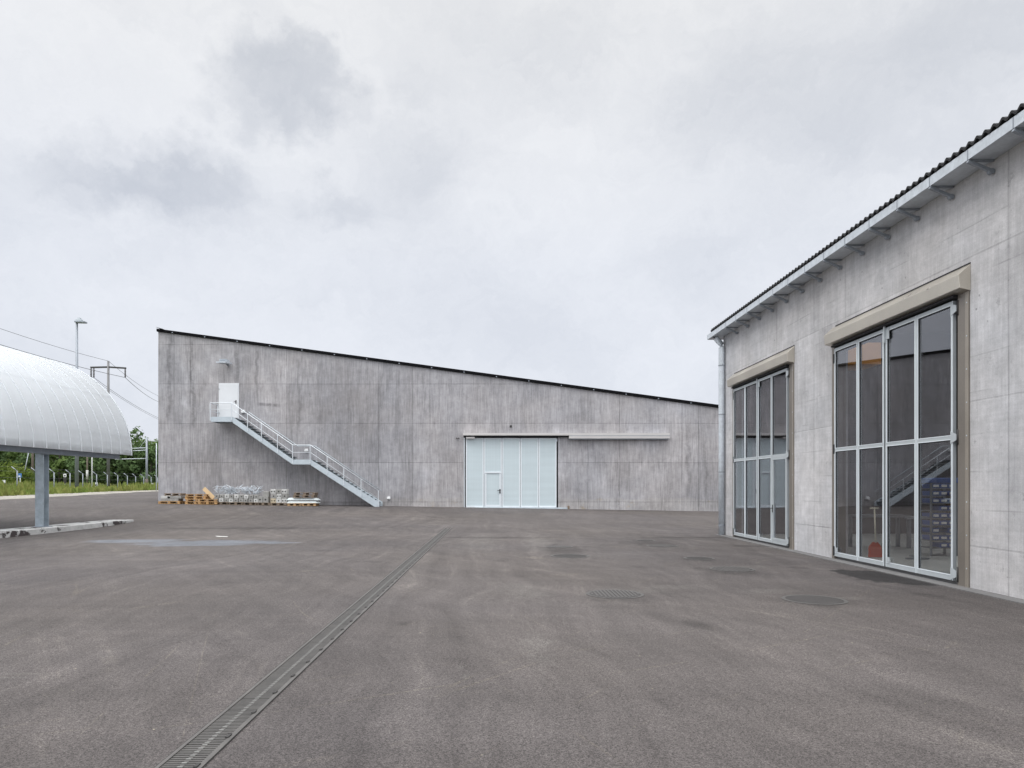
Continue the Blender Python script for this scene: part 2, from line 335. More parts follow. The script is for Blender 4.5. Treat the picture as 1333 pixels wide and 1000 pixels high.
def ground_mat():
    t = NT('meadow_soil')
    a = t.noise(.12, 5, .65); b = t.noise(1.1, 6, .7)
    c = t.mix(t.rng(a, .35, .65, 0, 1), (.06, .09, .022, 1), (.12, .125, .045, 1))
    c = t.scale(c, t.rng(b, .25, .75, .7, 1.3)); t.principled(c, .95, 0, spec=.1); return t.m
M['meadow'] = ground_mat()
def gravel_mat():
    t = NT('pale_gravel')
    v = t.n('ShaderNodeTexVoronoi'); v.inputs['Scale'].default_value = 12; t.l(t.pos, v.inputs['Vector'])
    f = t.math('MULTIPLY', t.rng(t.sep(v.outputs['Color'])[0], 0, 1, .7, 1.25), t.rng(t.noise(.7, 5, .7), .3, .7, .8, 1.2))
    t.principled(t.scale((.29, .275, .245), f), .95, 0, t.bump(v.outputs['Distance'], .5, .03), spec=.15); return t.m
M['gravel'] = gravel_mat()
def foliage(name, c1, c2, k=1.0):
    t = NT(name)
    oi = t.n('ShaderNodeObjectInfo').outputs['Random']
    a = t.rng(t.noise(.5, 4, .7), .3, .7, 0, 1); b = t.noise(3, 3, .7)
    c = t.mix(a, (*c1, 1), (*c2, 1)); c = t.scale(c, t.rng(b, .3, .7, .7*k, 1.3*k))
    c = t.scale(c, t.rng(oi, 0, 1, .78, 1.22))
    d = t.n('ShaderNodeBsdfDiffuse'); t.l(c, d.inputs[0])
    tr = t.n('ShaderNodeBsdfTranslucent'); t.l(t.scale(c, 1.2), tr.inputs[0])
    m = t.n('ShaderNodeMixShader'); m.inputs[0].default_value = .3
    t.l(d.outputs[0], m.inputs[1]); t.l(tr.outputs[0], m.inputs[2]); t.l(m.outputs[0], t.out.inputs[0]); return t.m
M['leaf_dark'] = foliage('dark_leaves', (.085, .135, .06), (.13, .19, .08))
M['leaf_mid'] = foliage('mid_leaves', (.085, .135, .045), (.14, .19, .065))
M['leaf_light'] = foliage('light_leaves', (.09, .14, .03), (.16, .19, .05))
M['weed'] = foliage('meadow_weeds', (.13, .205, .045), (.29, .285, .10))
M['bark'] = simple('bark', (.07, .06, .05), .95, 0, .3)
M['old_wood'] = simple('weathered_pole_wood', (.13, .105, .085), .9, 0, .25)
M['galv'] = simple('galvanised_steel', (.52, .56, .60), .5, .15, .16, 6, fine=22)
M['galv_dark'] = simple('dull_galvanised_steel', (.27, .295, .33), .52, .3, .16, 5, fine=25)
M['stair'] = simple('galvanised_stair_steel', (.50, .56, .60), .5, .12, .1, 3)
M['frame'] = simple('light_galvanised_frame', (.44, .475, .495), .42, .15, .06, 3)
M['tread'] = simple('grating_tread', (.12, .14, .155), .6, .5, .15)
M['leaf_frame'] = simple('white_leaf_frame', (.72, .77, .80), .45, 0, .04)
M['rail'] = simple('pale_rail', (.66, .70, .73), .45, .2, .05)
M['gap'] = simple('black_rubber_and_gap_shade', (.012, .012, .014), .8, 0, .1)  # rubber parts, and the painted shade behind the sliding door
M['roof'] = simple('dark_fibre_cement', (.013, .0135, .015), .9, 0, .2)
M['roof_black'] = simple('black_roof_edge', (.008, .008, .009), .95, 0, .2, spec=.05)
M['jamb'] = simple('bronze_steel_cladding', (.215, .192, .168), .38, .4, .12, 1.5)
M['hood'] = simple('brushed_steel_hood', (.58, .54, .47), .34, .7, .10, 1.2)
M['jamb_pale'] = simple('pale_bronze_strip', (.31, .278, .238), .4, .4, .1, 1.5)
M['hood_white'] = simple('pale_aluminium_hood', (.56, .54, .525), .45, .2, .06, 1)
M['white'] = simple('white_paint', (.74, .75, .75), .45, 0, .04, 2)
M['door_white'] = simple('white_sheet_metal_door', (.70, .715, .73), .4, .1, .05, 1.2)
M['iron'] = simple('cast_iron', (.070, .066, .064), .75, .1, .25, 8)
M['iron_dark'] = simple('rusty_black_iron', (.042, .040, .039), .75, .2, .3, 8)
M['cover'] = simple('dusty_cover_iron', (.046, .043, .042), .85, 0, .35, 9, fine=60)
M['drain_steel'] = simple('galvanised_drain', (.105, .100, .095), .55, .35, .22, 5)
M['drain_pale'] = simple('worn_drain_rib', (.18, .18, .172), .6, .25, .2, 9)
M['pit'] = simple('drain_shade_and_seal', (.03, .028, .027), .9, 0, .2)  # shade inside the channel as a colour; the joint seal shares it
M['wood_pallet'] = simple('pallet_wood', (.40, .255, .13), .85, 0, .3, 4)
M['wood_orange'] = simple('fresh_pallet_wood', (.50, .30, .13), .85, 0, .25, 4)
M['wood_old'] = simple('grey_pallet_wood', (.22, .17, .125), .9, 0, .3, 4)
M['plank'] = simple('raw_plywood', (.62, .46, .27), .7, 0, .1, 3)
M['block'] = simple('cast_concrete_block', (.29, .285, .27), .9, 0, .18, 5)
M['block_white'] = simple('pale_concrete_block', (.52, .52, .50), .85, 0, .10, 5)
M['block_tan'] = simple('tan_concrete_block', (.50, .43, .31), .88, 0, .12, 5)
M['film'] = simple('white_film_wrap', (.62, .67, .67), .5, 0, .1, 4)
M['hole'] = simple('block_hole', (.02, .02, .02), .9, 0, .1)
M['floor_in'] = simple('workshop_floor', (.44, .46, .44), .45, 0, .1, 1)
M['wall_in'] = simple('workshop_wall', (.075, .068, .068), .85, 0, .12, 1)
M['blue'] = simple('blue_plastic', (.05, .11, .36), .45, 0, .1)
M['rack'] = simple('grey_rack_steel', (.20, .22, .24), .5, .3, .1)
M['orange'] = simple('orange_red_plastic', (.48, .075, .03), .45, 0, .1)
M['ply'] = simple('orange_plywood', (.74, .36, .11), .6, 0, .12, 3)
M['cream'] = simple('cream_handle', (.62, .60, .48), .6, 0, .08)
M['insulator'] = simple('insulator', (.10, .09, .09), .4, 0, .1)
M['sign_blue'] = simple('blue_sign', (.05, .16, .42), .5, 0, .05)
M['lead'] = simple('wire', (.13, .13, .14), .5, .4, .05)

def polycarb():
    t = NT('white_polycarbonate_shell'); s = t.sep(t.pos)
    f = t.rng(t.noise(1, 3, .6, t.comb(t.math('MULTIPLY', s[1], 30), t.math('MULTIPLY', s[2], .2), 1)), .3, .7, .96, 1.04)
    f = t.math('MULTIPLY', f, t.rng(t.noise(.5, 4, .6), .3, .7, .96, 1.03))
    c = t.scale((.90, .925, .945), f)
    d = t.n('ShaderNodeBsdfDiffuse'); t.l(c, d.inputs[0])
    tr = t.n('ShaderNodeBsdfTranslucent'); t.l(c, tr.inputs[0])
    m = t.n('ShaderNodeMixShader'); m.inputs[0].default_value = .45
    t.l(d.outputs[0], m.inputs[1]); t.l(tr.outputs[0], m.inputs[2])
    g = t.n('ShaderNodeBsdfGlossy'); g.inputs['Roughness'].default_value = .28
    m2 = t.n('ShaderNodeMixShader'); m2.inputs[0].default_value = .07
    t.l(m.outputs[0], m2.inputs[1]); t.l(g.outputs[0], m2.inputs[2]); t.l(m2.outputs[0], t.out.inputs[0]); return t.m
M['poly'] = polycarb()
def polydoor():
    t = NT('frosted_polycarbonate_panel'); s = t.sep(t.pos)
    rib = t.noise(1, 2, .5, t.comb(t.math('MULTIPLY', s[0], 28), t.math('MULTIPLY', s[2], .05), 1))
    band = t.noise(1, 3, .5, t.comb(t.math('MULTIPLY', s[0], .15), t.math('MULTIPLY', s[2], 5), 1))
    f = t.math('MULTIPLY', t.rng(rib, .3, .7, .965, 1.035), t.rng(band, .3, .7, .96, 1.03))
    f = t.math('MULTIPLY', f, t.rng(t.noise(.5, 3, .5), .3, .7, .95, 1.04))
    t.principled(t.scale((.55, .63, .655), f), .32, 0, spec=.5); return t.m
M['polydoor'] = polydoor()
def glass():
    t = NT('double_glazing')
    geo = t.n('ShaderNodeNewGeometry')
    dt = t.n('ShaderNodeVectorMath', operation='DOT_PRODUCT'); t.l(geo.outputs['Incoming'], dt.inputs[0]); t.l(geo.outputs['Normal'], dt.inputs[1])
    c = t.math('ABSOLUTE', dt.outputs['Value']); q = t.math('POWER', t.math('SUBTRACT', 1.0, c), 5.0)
    fr = t.math('ADD', .125, t.math('MULTIPLY', q, .875))
    tr = t.n('ShaderNodeBsdfTransparent'); tr.inputs[0].default_value = (.82, .82, .82, 1)
    g = t.n('ShaderNodeBsdfGlossy'); g.inputs['Roughness'].default_value = 0.0; g.inputs[0].default_value = (.92, .93, .97, 1)
    h = t.noise(.8, 2, .5); b = t.bump(h, .05, .004); t.l(b, g.inputs['Normal'])
    m = t.n('ShaderNodeMixShader'); t.l(fr, m.inputs[0]); t.l(tr.outputs[0], m.inputs[1]); t.l(g.outputs[0], m.inputs[2])
    t.l(m.outputs[0], t.out.inputs[0]); return t.m
M['glass'] = glass()
def wet():
    t = NT('wet_film_sky_sheen')
    a = t.noise(1.2, 6, .7)  # the bluish colour below carries the reflected sky
    t.principled(t.scale((.078, .084, .096), t.rng(a, .3, .7, .85, 1.15)), t.rng(a, .35, .65, .42, .6), 0, spec=.5); return t.m
M['wet'] = wet()
M['oil'] = simple('fresh_dark_asphalt', (.020, .0195, .0205), .7, 0, .35, 3, fine=70)
M['tar'] = simple('pale_worn_patch', (.135, .13, .125), .9, 0, .35, 8, fine=70)

# ------------------------------------------------------------------ mesh helpers
class MB:
    def __init__(s): s.v = []; s.f = []; s.smooth = set()
    def add(s, vs, fs, smooth=False):
        o = len(s.v); s.v += [tuple(v) for v in vs]
        for f in fs:
            if smooth: s.smooth.add(len(s.f))
            s.f.append(tuple(i+o for i in f))
        return s
    def box(s, x0, x1, y0, y1, z0, z1):
        return s.add([(x0,y0,z0),(x1,y0,z0),(x1,y1,z0),(x0,y1,z0),(x0,y0,z1),(x1,y0,z1),(x1,y1,z1),(x0,y1,z1)],
              [(0,3,2,1),(4,5,6,7),(0,1,5,4),(1,2,6,5),(2,3,7,6),(3,0,4,7)])
    def prism_y(s, pts, y0, y1):          # pts: (x, z) outline
        n = len(pts); vs = [(p[0], y0, p[1]) for p in pts]+[(p[0], y1, p[1]) for p in pts]
        return s.add(vs, [tuple(range(n)), tuple(range(2*n-1, n-1, -1))]+[(i, i+n, (i+1)%n+n, (i+1)%n) for i in range(n)])
    def prism_z(s, pts, z0, z1):
        n = len(pts); vs = [(p[0], p[1], z0) for p in pts]+[(p[0], p[1], z1) for p in pts]
        return s.add(vs, [tuple(range(n-1, -1, -1)), tuple(range(n, 2*n))]+[(i, (i+1)%n, (i+1)%n+n, i+n) for i in range(n)])
    def bar(s, a, b, w, h, up=(0,0,1)):   # rectangular bar between two points
        a = Vector(a); b = Vector(b); d = (b-a).normalized(); u = Vector(up)
        if abs(d.dot(u)) > .98: u = Vector((0,1,0))
        r = d.cross(u).normalized(); u = r.cross(d).normalized()
        vs = []
        for p in (a, b):
            for i, j in ((-1,-1),(1,-1),(1,1),(-1,1)): vs.append(p+r*(i*w/2)+u*(j*h/2))
        return s.add(vs, [(0,1,2,3),(7,6,5,4),(0,4,5,1),(1,5,6,2),(2,6,7,3),(3,7,4,0)])
    def tube(s, pts, r, n=8, r2=None):
        pts = [Vector(p) for p in pts]; m = len(pts); rings = []
        for k, p in enumerate(pts):
            d = (pts[min(k+1, m-1)]-pts[max(k-1, 0)]).normalized()
            u = Vector((0,0,1)) if abs(d.z) < .95 else Vector((0,1,0))
            a = d.cross(u).normalized(); b = a.cross(d).normalized()
            rr = r if r2 is None else r+(r2-r)*k/(m-1)
            rings.append([p+a*math.cos(t)*rr+b*math.sin(t)*rr for t in (2*math.pi*i/n for i in range(n))])
        vs = [v for q in rings for v in q]; fs = []
        for k in range(m-1):
            for i in range(n):
                j = (i+1)%n; fs.append((k*n+i, k*n+j, (k+1)*n+j, (k+1)*n+i))
        s.add(vs, fs, True); o = len(s.v)-m*n
        s.f.append(tuple(o+i for i in range(n-1, -1, -1))); s.f.append(tuple(o+(m-1)*n+i for i in range(n))); return s
    def disc(s, x, y, z0, z1, r, n=40, r_in=0):
        o = [(x+r*math.cos(2*math.pi*i/n), y+r*math.sin(2*math.pi*i/n)) for i in range(n)]
        if not r_in: return s.prism_z(o, z0, z1)
        q = [(x+r_in*math.cos(2*math.pi*i/n), y+r_in*math.sin(2*math.pi*i/n)) for i in range(n)]
        vs = [(*p, z0) for p in o]+[(*p, z1) for p in o]+[(*p, z1) for p in q]+[(*p, z0) for p in q]; fs = []
        for i in range(n):
            j = (i+1)%n
            for k in range(4): fs.append((k*n+i, k*n+j, ((k+1)%4)*n+j, ((k+1)%4)*n+i))
        return s.add(vs, fs)
    def build(s, name, mat, parent=None, loc=None, bevel=0):
        base = Vector(loc) if loc is not None else (parent.location.copy() if parent is not None and parent.parent is None else (gp(parent) if parent is not None else Vector((0,0,0))))
        me = bpy.data.meshes.new(name)
        me.from_pydata([Vector(v)-base for v in s.v], [], s.f); me.materials.append(M[mat] if isinstance(mat, str) else mat)
        bm = bmesh.new(); bm.from_mesh(me); bmesh.ops.recalc_face_normals(bm, faces=bm.faces); bm.to_mesh(me); bm.free()
        for i in s.smooth: me.polygons[i].use_smooth = True
        o = bpy.data.objects.new(name, me); COL.objects.link(o)
        if parent is not None: o.parent = parent
        else: o.location = base
        if bevel:
            b = o.modifiers.new('bevel', 'BEVEL'); b.width = bevel; b.segments = 2; b.limit_method = 'ANGLE'
        return o
def gp(o):
    p = Vector((0,0,0))
    while o is not None: p = p+o.location; o = o.parent
    return p
def tag(o, label, cat, group=None, kind=None):
    if label: o['label'] = label
    if cat: o['category'] = cat
    if group: o['group'] = group
    if kind: o['kind'] = kind
    return o
def thing(name, label, cat, loc, group=None):
    o = bpy.data.objects.new(name, None); COL.objects.link(o); o.location = loc; o.empty_display_size = .3
    return tag(o, label, cat, group)
def copy_tree(o, parent=None):
    c = o.copy(); COL.objects.link(c)
    if parent is not None: c.parent = parent
    for ch in list(o.children): copy_tree(ch, c)
    return c
def smooth(a, b, x):
    t = max(0, min(1, (x-a)/(b-a))); return t*t*(3-2*t)
def W(px, py, Y):          # photo measurement -> metres at depth Y
    return Vector(((px-CX)*Y/F, Y, EYE-(py-CY)*Y/F))

# ------------------------------------------------------------------ terrain
def edge_x(Y): return -30.0 if Y < 42 else -30.0-.262*(Y-42)
def gz(X, Y):
    z = max(-.05, min(1.02, .38-.0166*X))*smooth(27, 42, Y)
    d = edge_x(Y)-X
    if d > 0 and Y > 30: z += smooth(12, 75, d)*2.3
    return z
def sheet(name, xs_of, ys, dz, mat):
    v = []; f = []; n = None
    for Y in ys:
        xs = xs_of(Y); n = len(xs)
        for X in xs: v.append((X, Y, gz(X, Y)+(dz(X, Y) if callable(dz) else dz)))
    for j in range(len(ys)-1):
        for i in range(n-1):
            a = j*n+i; f.append((a, a+1, a+n+1, a+n))
    b = MB(); b.add(v, f, True); return b.build(name, mat)
def geo(a, b, n, p=1.0): return [a+(b-a)*(i/n)**p for i in range(n+1)]
tag(sheet('ground', lambda Y: [-2500, -1200, -500, -260]+geo(-180, 80, 90)+[200, 600, 2500],
          [-900, -200]+geo(-40, 220, 90)+[300, 500, 1000, 2500],
          lambda X, Y: -.35*smooth(0, 3, X-edge_x(Y)) if -40 <= Y <= 150 and X < 70 else (-.35 if X < 600 else -.4), 'meadow'), None, None, kind='structure')
ys = geo(-35, 24, 30)+geo(24.6, 46, 44)+geo(47, 150, 50)
tag(sheet('asphalt_yard', lambda Y: geo(edge_x(Y), 62, 60), ys, .02, 'asphalt'), None, None, kind='structure')
gy = geo(-30, 46, 40)+geo(47, 150, 60)
def verge_x(Y):
    e = edge_x(Y); w = 3.0+.5*math.sin(Y*.35)+.3*math.sin(Y*1.3)
    return [e+.35-(.2*math.sin(Y*.8)), e-.4, e-w*.6, e-w]
tag(sheet('gravel_verge', verge_x, gy, lambda X, Y: .03+.10*smooth(0, 2, edge_x(Y)-X), 'gravel'), None, None, kind='structure')

# weeds and long grass behind the verge
wb = MB()
for i in range(15000):
    Y = 44+random.random()**1.3*115; e = edge_x(Y); d = 1.7+random.random()**1.5*34
    X = e-d
    pxx = CX+F*X/Y
    if pxx < -70 or pxx > 225: continue
    z = gz(X, Y); h = random.uniform(.3, 1.0)*(1.25 if math.sin(X*.7+Y*.3) > .2 else .75); w = random.uniform(.07, .16)+.001*Y
    a = random.uniform(0, math.pi); lx, ly = math.cos(a)*w, math.sin(a)*w; bx, by = random.uniform(-.2, .2), random.uniform(-.2, .2)
    wb.add([(X-lx, Y-ly, z-.05), (X+lx, Y+ly, z-.05), (X+lx*.6+bx*.5, Y+ly*.6+by*.5, z+h*.6), (X+bx, Y+by, z+h), (X-lx*.6+bx*.5, Y-ly*.6+by*.5, z+h*.6)], [(0,1,2,3,4)])
tag(wb.build('meadow_grass', 'weed'), None, None, kind='stuff')

# ------------------------------------------------------------------ trees beyond the fence
def crown_mesh(rx, rz, zc, n, leaf, rng):
    b = MB(); clumps = []
    for i in range(20):
        th = rng.uniform(0, 2*math.pi); ph = rng.uniform(-1, 1); rr = rng.uniform(.4, .95)
        q = math.sqrt(1-ph*ph)
        clumps.append((rx*rr*q*math.cos(th), rx*rr*q*math.sin(th), zc+rz*rr*ph, rng.uniform(.28, .5)*rx))
    for i in range(n):
        c = clumps[rng.randrange(len(clumps))]
        d = Vector((rng.gauss(0, 1), rng.gauss(0, 1), rng.gauss(0, .8))); d.normalize()
        p = Vector(c[:3])+d*c[3]*rng.uniform(.55, 1.05)
        nrm_ = (d+Vector((rng.uniform(-.7, .7), rng.uniform(-.7, .7), rng.uniform(-.2, .9)))).normalized()
        a = nrm_.orthogonal().normalized(); a.rotate(Matrix.Rotation(rng.uniform(0, 6.28), 3, nrm_)); e2 = nrm_.cross(a)
        s = leaf*rng.uniform(.6, 1.3)
        b.add([p-a*s, p-e2*s*.55, p+a*s, p+e2*s*.55], [(0,1,2,3)])
    return b
def tree_proto(h, rx, mat, seed, n=1900, leaf=.36):
    rng = random.Random(seed)
    t = thing('deciduous_tree', 'tree', 'tree', (0,0,0))
    b = MB(); b.tube([(0,0,-.3), (.05,0,h*.25), (-.05,.1,h*.5), (0,0,h*.8)], .24, 7, .05)
    for k in range(6):
        an = k*1.05+rng.random(); z0 = h*(.25+.08*k)
        b.tube([(0,0,z0), (math.cos(an)*rx*.35, math.sin(an)*rx*.35, z0+h*.1), (math.cos(an)*rx*.7, math.sin(an)*rx*.7, z0+h*.18)], .09, 5, .02)
    b.build('trunk', 'bark', t)
    crown_mesh(rx, h*.47, h*.52, n, leaf, rng).build('crown', mat, t)
    return t
protos = [tree_proto(11.5, 3.4, 'leaf_dark', 1), tree_proto(10.2, 3.0, 'leaf_mid', 2), tree_proto(9.2, 3.6, 'leaf_dark', 3), tree_proto(12.2, 2.9, 'leaf_mid', 4)]
spots = []
px = -150
rng = random.Random(11); k = 0
while px < 232:
    Y = 128+rng.uniform(-9, 9); spots.append((px, Y, k % 4, rng.uniform(.86, 1.04))); px += rng.uniform(11, 16); k += 1
px = -140
while px < 232:
    Y = 152+rng.uniform(-8, 8); spots.append((px, Y, (k*3+1) % 4, rng.uniform(.92, 1.08))); px += rng.uniform(13, 19); k += 1
used = set()
kindname = ['broad dark green tree of the wood edge beyond the fence', 'mid green rounded tree of the wood edge beyond the fence',
            'low spreading dark tree of the wood edge beyond the fence', 'tall slender mid green tree of the wood edge beyond the fence']
grp = ['broad dark trees beyond the fence', 'rounded green trees beyond the fence', 'low dark trees beyond the fence', 'slender green trees beyond the fence']
for (px, Y, kk, sc) in spots:
    o = protos[kk] if kk not in used else copy_tree(protos[kk]); used.add(kk)
    X = (px-CX)*Y/F; o.location = (X, Y, gz(X, Y)-.1); o.rotation_euler = (0, 0, rng.uniform(0, 6.28))
    s = sc*(.84 if px < 60 else 1.0); o.scale = (s, s, s*.99)
    tag(o, kindname[kk], 'tree', grp[kk])
px = -50; k = 0
ub = []
while px < 235:
    Y = 142+rng.uniform(-5, 5); X = (px-CX)*Y/F
    if not ub:
        t = thing('undergrowth_bush', 'x', 'bush', (0,0,0)); b = MB(); b.tube([(0,0,-.2), (0,.1,1.2), (.1,0,2.2)], .08, 6, .02); b.build('stem', 'bark', t)
        crown_mesh(3.0, 2.0, 1.7, 1300, .3, random.Random(77)).build('foliage', 'leaf_dark', t); ub.append(t)
    else: t = copy_tree(ub[0])
    t.location = (X, Y, gz(X, Y)-.2); t.rotation_euler = (0, 0, rng.uniform(0, 6.28)); q = rng.uniform(.8, 1.25); t.scale = (q, q, q)
    tag(t, 'dense dark bush filling the shade under the wood edge trees', 'bush', 'undergrowth bushes below the trees'); px += rng.uniform(13, 18)
shrubs = ((8, 92, 1.25, 'leaf_light', 'yellow green bush beyond the fence at the edge of the photo'), (24, 88, 1.1, 'leaf_light', 'bright green bush behind the blue sign'), (38, 96, .85, 'leaf_mid', 'dark green bush beside the brown utility pole'))
for i, (px, Y, sc, mt, lb) in enumerate(shrubs):
    t = thing('shrub', lb, 'bush', (0,0,0)); r2 = random.Random(50+i)
    b = MB(); b.tube([(0,0,-.2), (0,.05,.9), (.1,0,1.8)], .07, 6, .02)
    for q in range(4): b.tube([(0,0,.4), (math.cos(q*1.6)*.6, math.sin(q*1.6)*.6, 1.5)], .035, 5, .01)
    b.build('stem', 'bark', t); crown_mesh(1.7, 1.35, 1.5, 1100, .16, r2).build('foliage', mt, t)
    X = (px-CX)*Y/F; t.location = (X, Y, gz(X, Y)); t.scale = (sc, sc, sc)

# ------------------------------------------------------------------ fence, poles and power lines at the far left
fence = thing('wire_fence', 'long wire fence of grey posts with bent tops along the gravel verge', 'fence', (-38, 55, gz(-38, 55)))
fposts = [22.4, 47.5, 70.4, 91.2, 107.8, 125.8, 139.8, 153.3, 165.8, 176.6, 187.2, 196.8, 205]
tops = []
for px in [-30, -4]+fposts:
    q = (px-CX)/F; t_ = (-38-55*q)/(41*q+10); X = -38-10*t_; Y = 55+41*t_; z = gz(X, Y)
    dd = Vector((-.97, -.24, 0))
    b = MB(); b.tube([(X, Y, z-.2), (X, Y, z+1.9)], .045, 7)
    b.tube([(X, Y, z+1.88), (X-.42, Y-.05, z+2.22)], .035, 6)
    b.build('post', 'galv_dark', fence); tops.append((X, Y, z))
for k, (hz, dx) in enumerate(((.35, 0), (.85, 0), (1.35, 0), (1.85, 0), (2.2, -.4))):
    b = MB(); b.tube([(x+dx, y, z+hz) for x, y, z in tops], .007, 4); b.build('wire', 'lead', fence)

def pole(name, label, cat, px, Y, top_py, r, mat, r2=None):
    X = (px-CX)*Y/F; z = gz(X, Y); zt = EYE-(top_py-CY)*Y/F
    t = thing(name, label, cat, (X, Y, z)); b = MB(); b.tube([(X, Y, z-.3), (X, Y, (z+zt)/2), (X, Y, zt)], r, 10, r2 if r2 else r*.8); b.build('pole', mat, t)
    return t, X, z, zt
# tall yard light mast
t, X, z, zt = pole('light_mast', 'tall grey light mast with a flat lamp head behind the white canopy', 'lamp post', 100, 74, 420, .20, 'galv_dark', .11)
b = MB(); b.disc(X, 74, z-.1, z+.55, .30, 16); b.build('base_collar', 'iron_dark', t)
b = MB(); b.bar((X-.1, 74, zt+.05), (X+.95, 74, zt+.02), .6, .14); b.build('lamp_head', 'galv_dark', t)
b = MB(); b.box(X-.05, X+.55, 73.8, 74.2, zt+.14, zt+.32); b.box(X+.15, X+.4, 73.85, 74.15, zt+.32, zt+.5); b.build('driver_box', 'galv', t)
# power pole with crossarm
PY = 100
t, X, z, zt = pole('power_pole', 'dark T-shaped power pole with insulators hanging from its crossarm', 'utility pole', 141, PY, 470, .23, 'galv_dark', .15)
for ch in t.children: ch.data.materials[0] = simple('grey_power_mast', (.17, .17, .175), .6, .2, .15)
arm_z = W(141, 478.5, PY).z; ax0 = W(118, 0, PY).x; ax1 = W(164, 0, PY).x
b = MB(); b.bar((ax0, PY, arm_z), (X, PY, arm_z+.06), .22, .22); b.bar((X, PY, arm_z+.06), (ax1, PY, arm_z-.1), .22, .22); b.build('crossarm', simple('dark_crossarm', (.06, .058, .058), .7, .2, .15), t)
ins = []
for qx in (118.6, 122.2, 163):
    x = W(qx, 0, PY).x; b = MB(); b.tube([(x, PY, arm_z-.1), (x, PY, arm_z-1.45)], .08, 8)
    for q in range(5): b.disc(x, PY, arm_z-.4-q*.22, arm_z-.34-q*.22, .13, 10)
    b.build('insulator', 'insulator', t); ins.append(Vector((x, PY, arm_z-1.45)))
def wire(label, pts, r=.035, sag=.4):
    b = MB(); path = []
    for a, c in zip(pts[:-1], pts[1:]):
        a = Vector(a); c = Vector(c)
        for i in range(12):
            u = i/12; p = a.lerp(c, u); p.z -= sag*4*u*(1-u); path.append(p)
    path.append(Vector(pts[-1])); b.tube(path, r, 5)
    o = b.build('power_line', 'lead', loc=path[0]); return tag(o, label, 'power line')
wire('thin topmost power line running over the very top of the T-shaped pole', [W(-120, 384, 66), (X, PY, zt), W(205, 515, 150), W(232, 540, 230)], .026)
wire('power line hung from the right insulator of the T-shaped pole', [W(-120, 410, 66), ins[2], W(206, 523, 150), W(232, 545, 230)])
wire('lowest power line hung from the inner of the left insulators and passing behind the pole', [W(-150, 432, 70), ins[1], W(206, 544, 150), W(232, 558, 230)], .03)
wire('power line hung from the outermost left insulator of the T-shaped pole', [W(-170, 434, 70), ins[0], W(206, 546, 160), W(232, 560, 240)], .026)
# railway poles
pole('wooden_pole', 'thick brown wooden pole beside the steel column of the canopy', 'utility pole', 42.5, 98, 560, .17, 'old_wood')
x0 = W(42, 0, 98).x
b = MB(); b.tube([W(29, 628, 96), W(37, 590, 97), W(41, 566, 98)], .06, 6); tag(b.build('stay_pole', 'galv', loc=W(29, 628, 96)), 'slanting grey stay pole leaning to the thick brown wooden pole', 'pole')
t, X, z, zt = pole('wooden_pole', 'thin wooden pole with a pale sleeve behind the light mast', 'utility pole', 113.5, 104, 590, .11, 'old_wood')
b = MB(); b.tube([(X, 104, z+1.6), (X, 104, z+3)], .16, 8); b.build('sleeve', 'block_white', t)
t, X, z, zt = pole('white_mast', 'slim white mast with a small top fitting between fence posts', 'mast', 119.8, 84, 560, .07, 'white')
b = MB(); b.disc(X, 84, z, z+.25, .16, 10); b.build('base_collar', 'iron_dark', t)
t, X, z, zt = pole('catenary_mast', 'railway catenary mast with pipe cantilevers reaching left in front of the trees', 'mast', 191, 112, 569, .2, 'galv_dark', .14)
mx = X
for (y1, y2, xl) in ((584, 583, 170), (587, 586, 173), (598, 597, 150)):
    b = MB(); b.tube([W(xl, y1, 112), W(191, y2, 112)], .07, 6); b.build('cantilever', 'galv', t)
b = MB(); b.tube([W(181, 568, 112), W(193, 574, 112), W(205, 575, 112)], .03, 5); b.tube([W(191, 571, 112), W(181, 584, 112)], .03, 5); b.build('bracket', 'galv', t)
b = MB(); b.tube([(mx, 112, z), (mx, 112, z+1.8)], .24, 8); b.build('sleeve', 'old_wood', t)
pole('slim_mast', 'slim grey mast right beside the left corner of the concrete hall', 'mast', 203.6, 86, 577, .06, 'galv')
# small signs and markers
def sign(label, px, py, Y, w, h, mat, shape=None):
    p = W(px, py, Y); z = gz(p.x, Y); t = thing('small_sign', label, 'sign', (p.x, Y, z))
    b = MB(); b.tube([(p.x, Y+.03, z-.1), (p.x, Y+.03, p.z+h/2)], .035, 6); b.build('post', 'galv', t)
    b = MB(); b.box(p.x-w/2, p.x+w/2, Y-.02, Y, p.z-h/2, p.z+h/2); b.build('panel', mat, t, bevel=.01)
    return t, p
t, p = sign('small blue sign with a white mark on a post behind the fence', 26, 619, 66, .34, .38, 'sign_blue')
b = MB(); b.box(p.x-.12, p.x+.06, 65.97, 65.978, p.z-.14, p.z-.02); b.build('white_mark', 'white', t)
t, p = sign('small square white sign with a dark centre on a dark post', 84.5, 619, 78, .34, .36, 'white')
b = MB(); b.box(p.x-.08, p.x+.08, 77.97, 77.978, p.z-.1, p.z+.06); b.build('dark_mark', 'iron_dark', t)
b = MB(); b.box(p.x-.12, p.x+.12, 77.9, 78.1, p.z-.9, p.z-.22); b.build('meter_box', 'iron_dark', t)
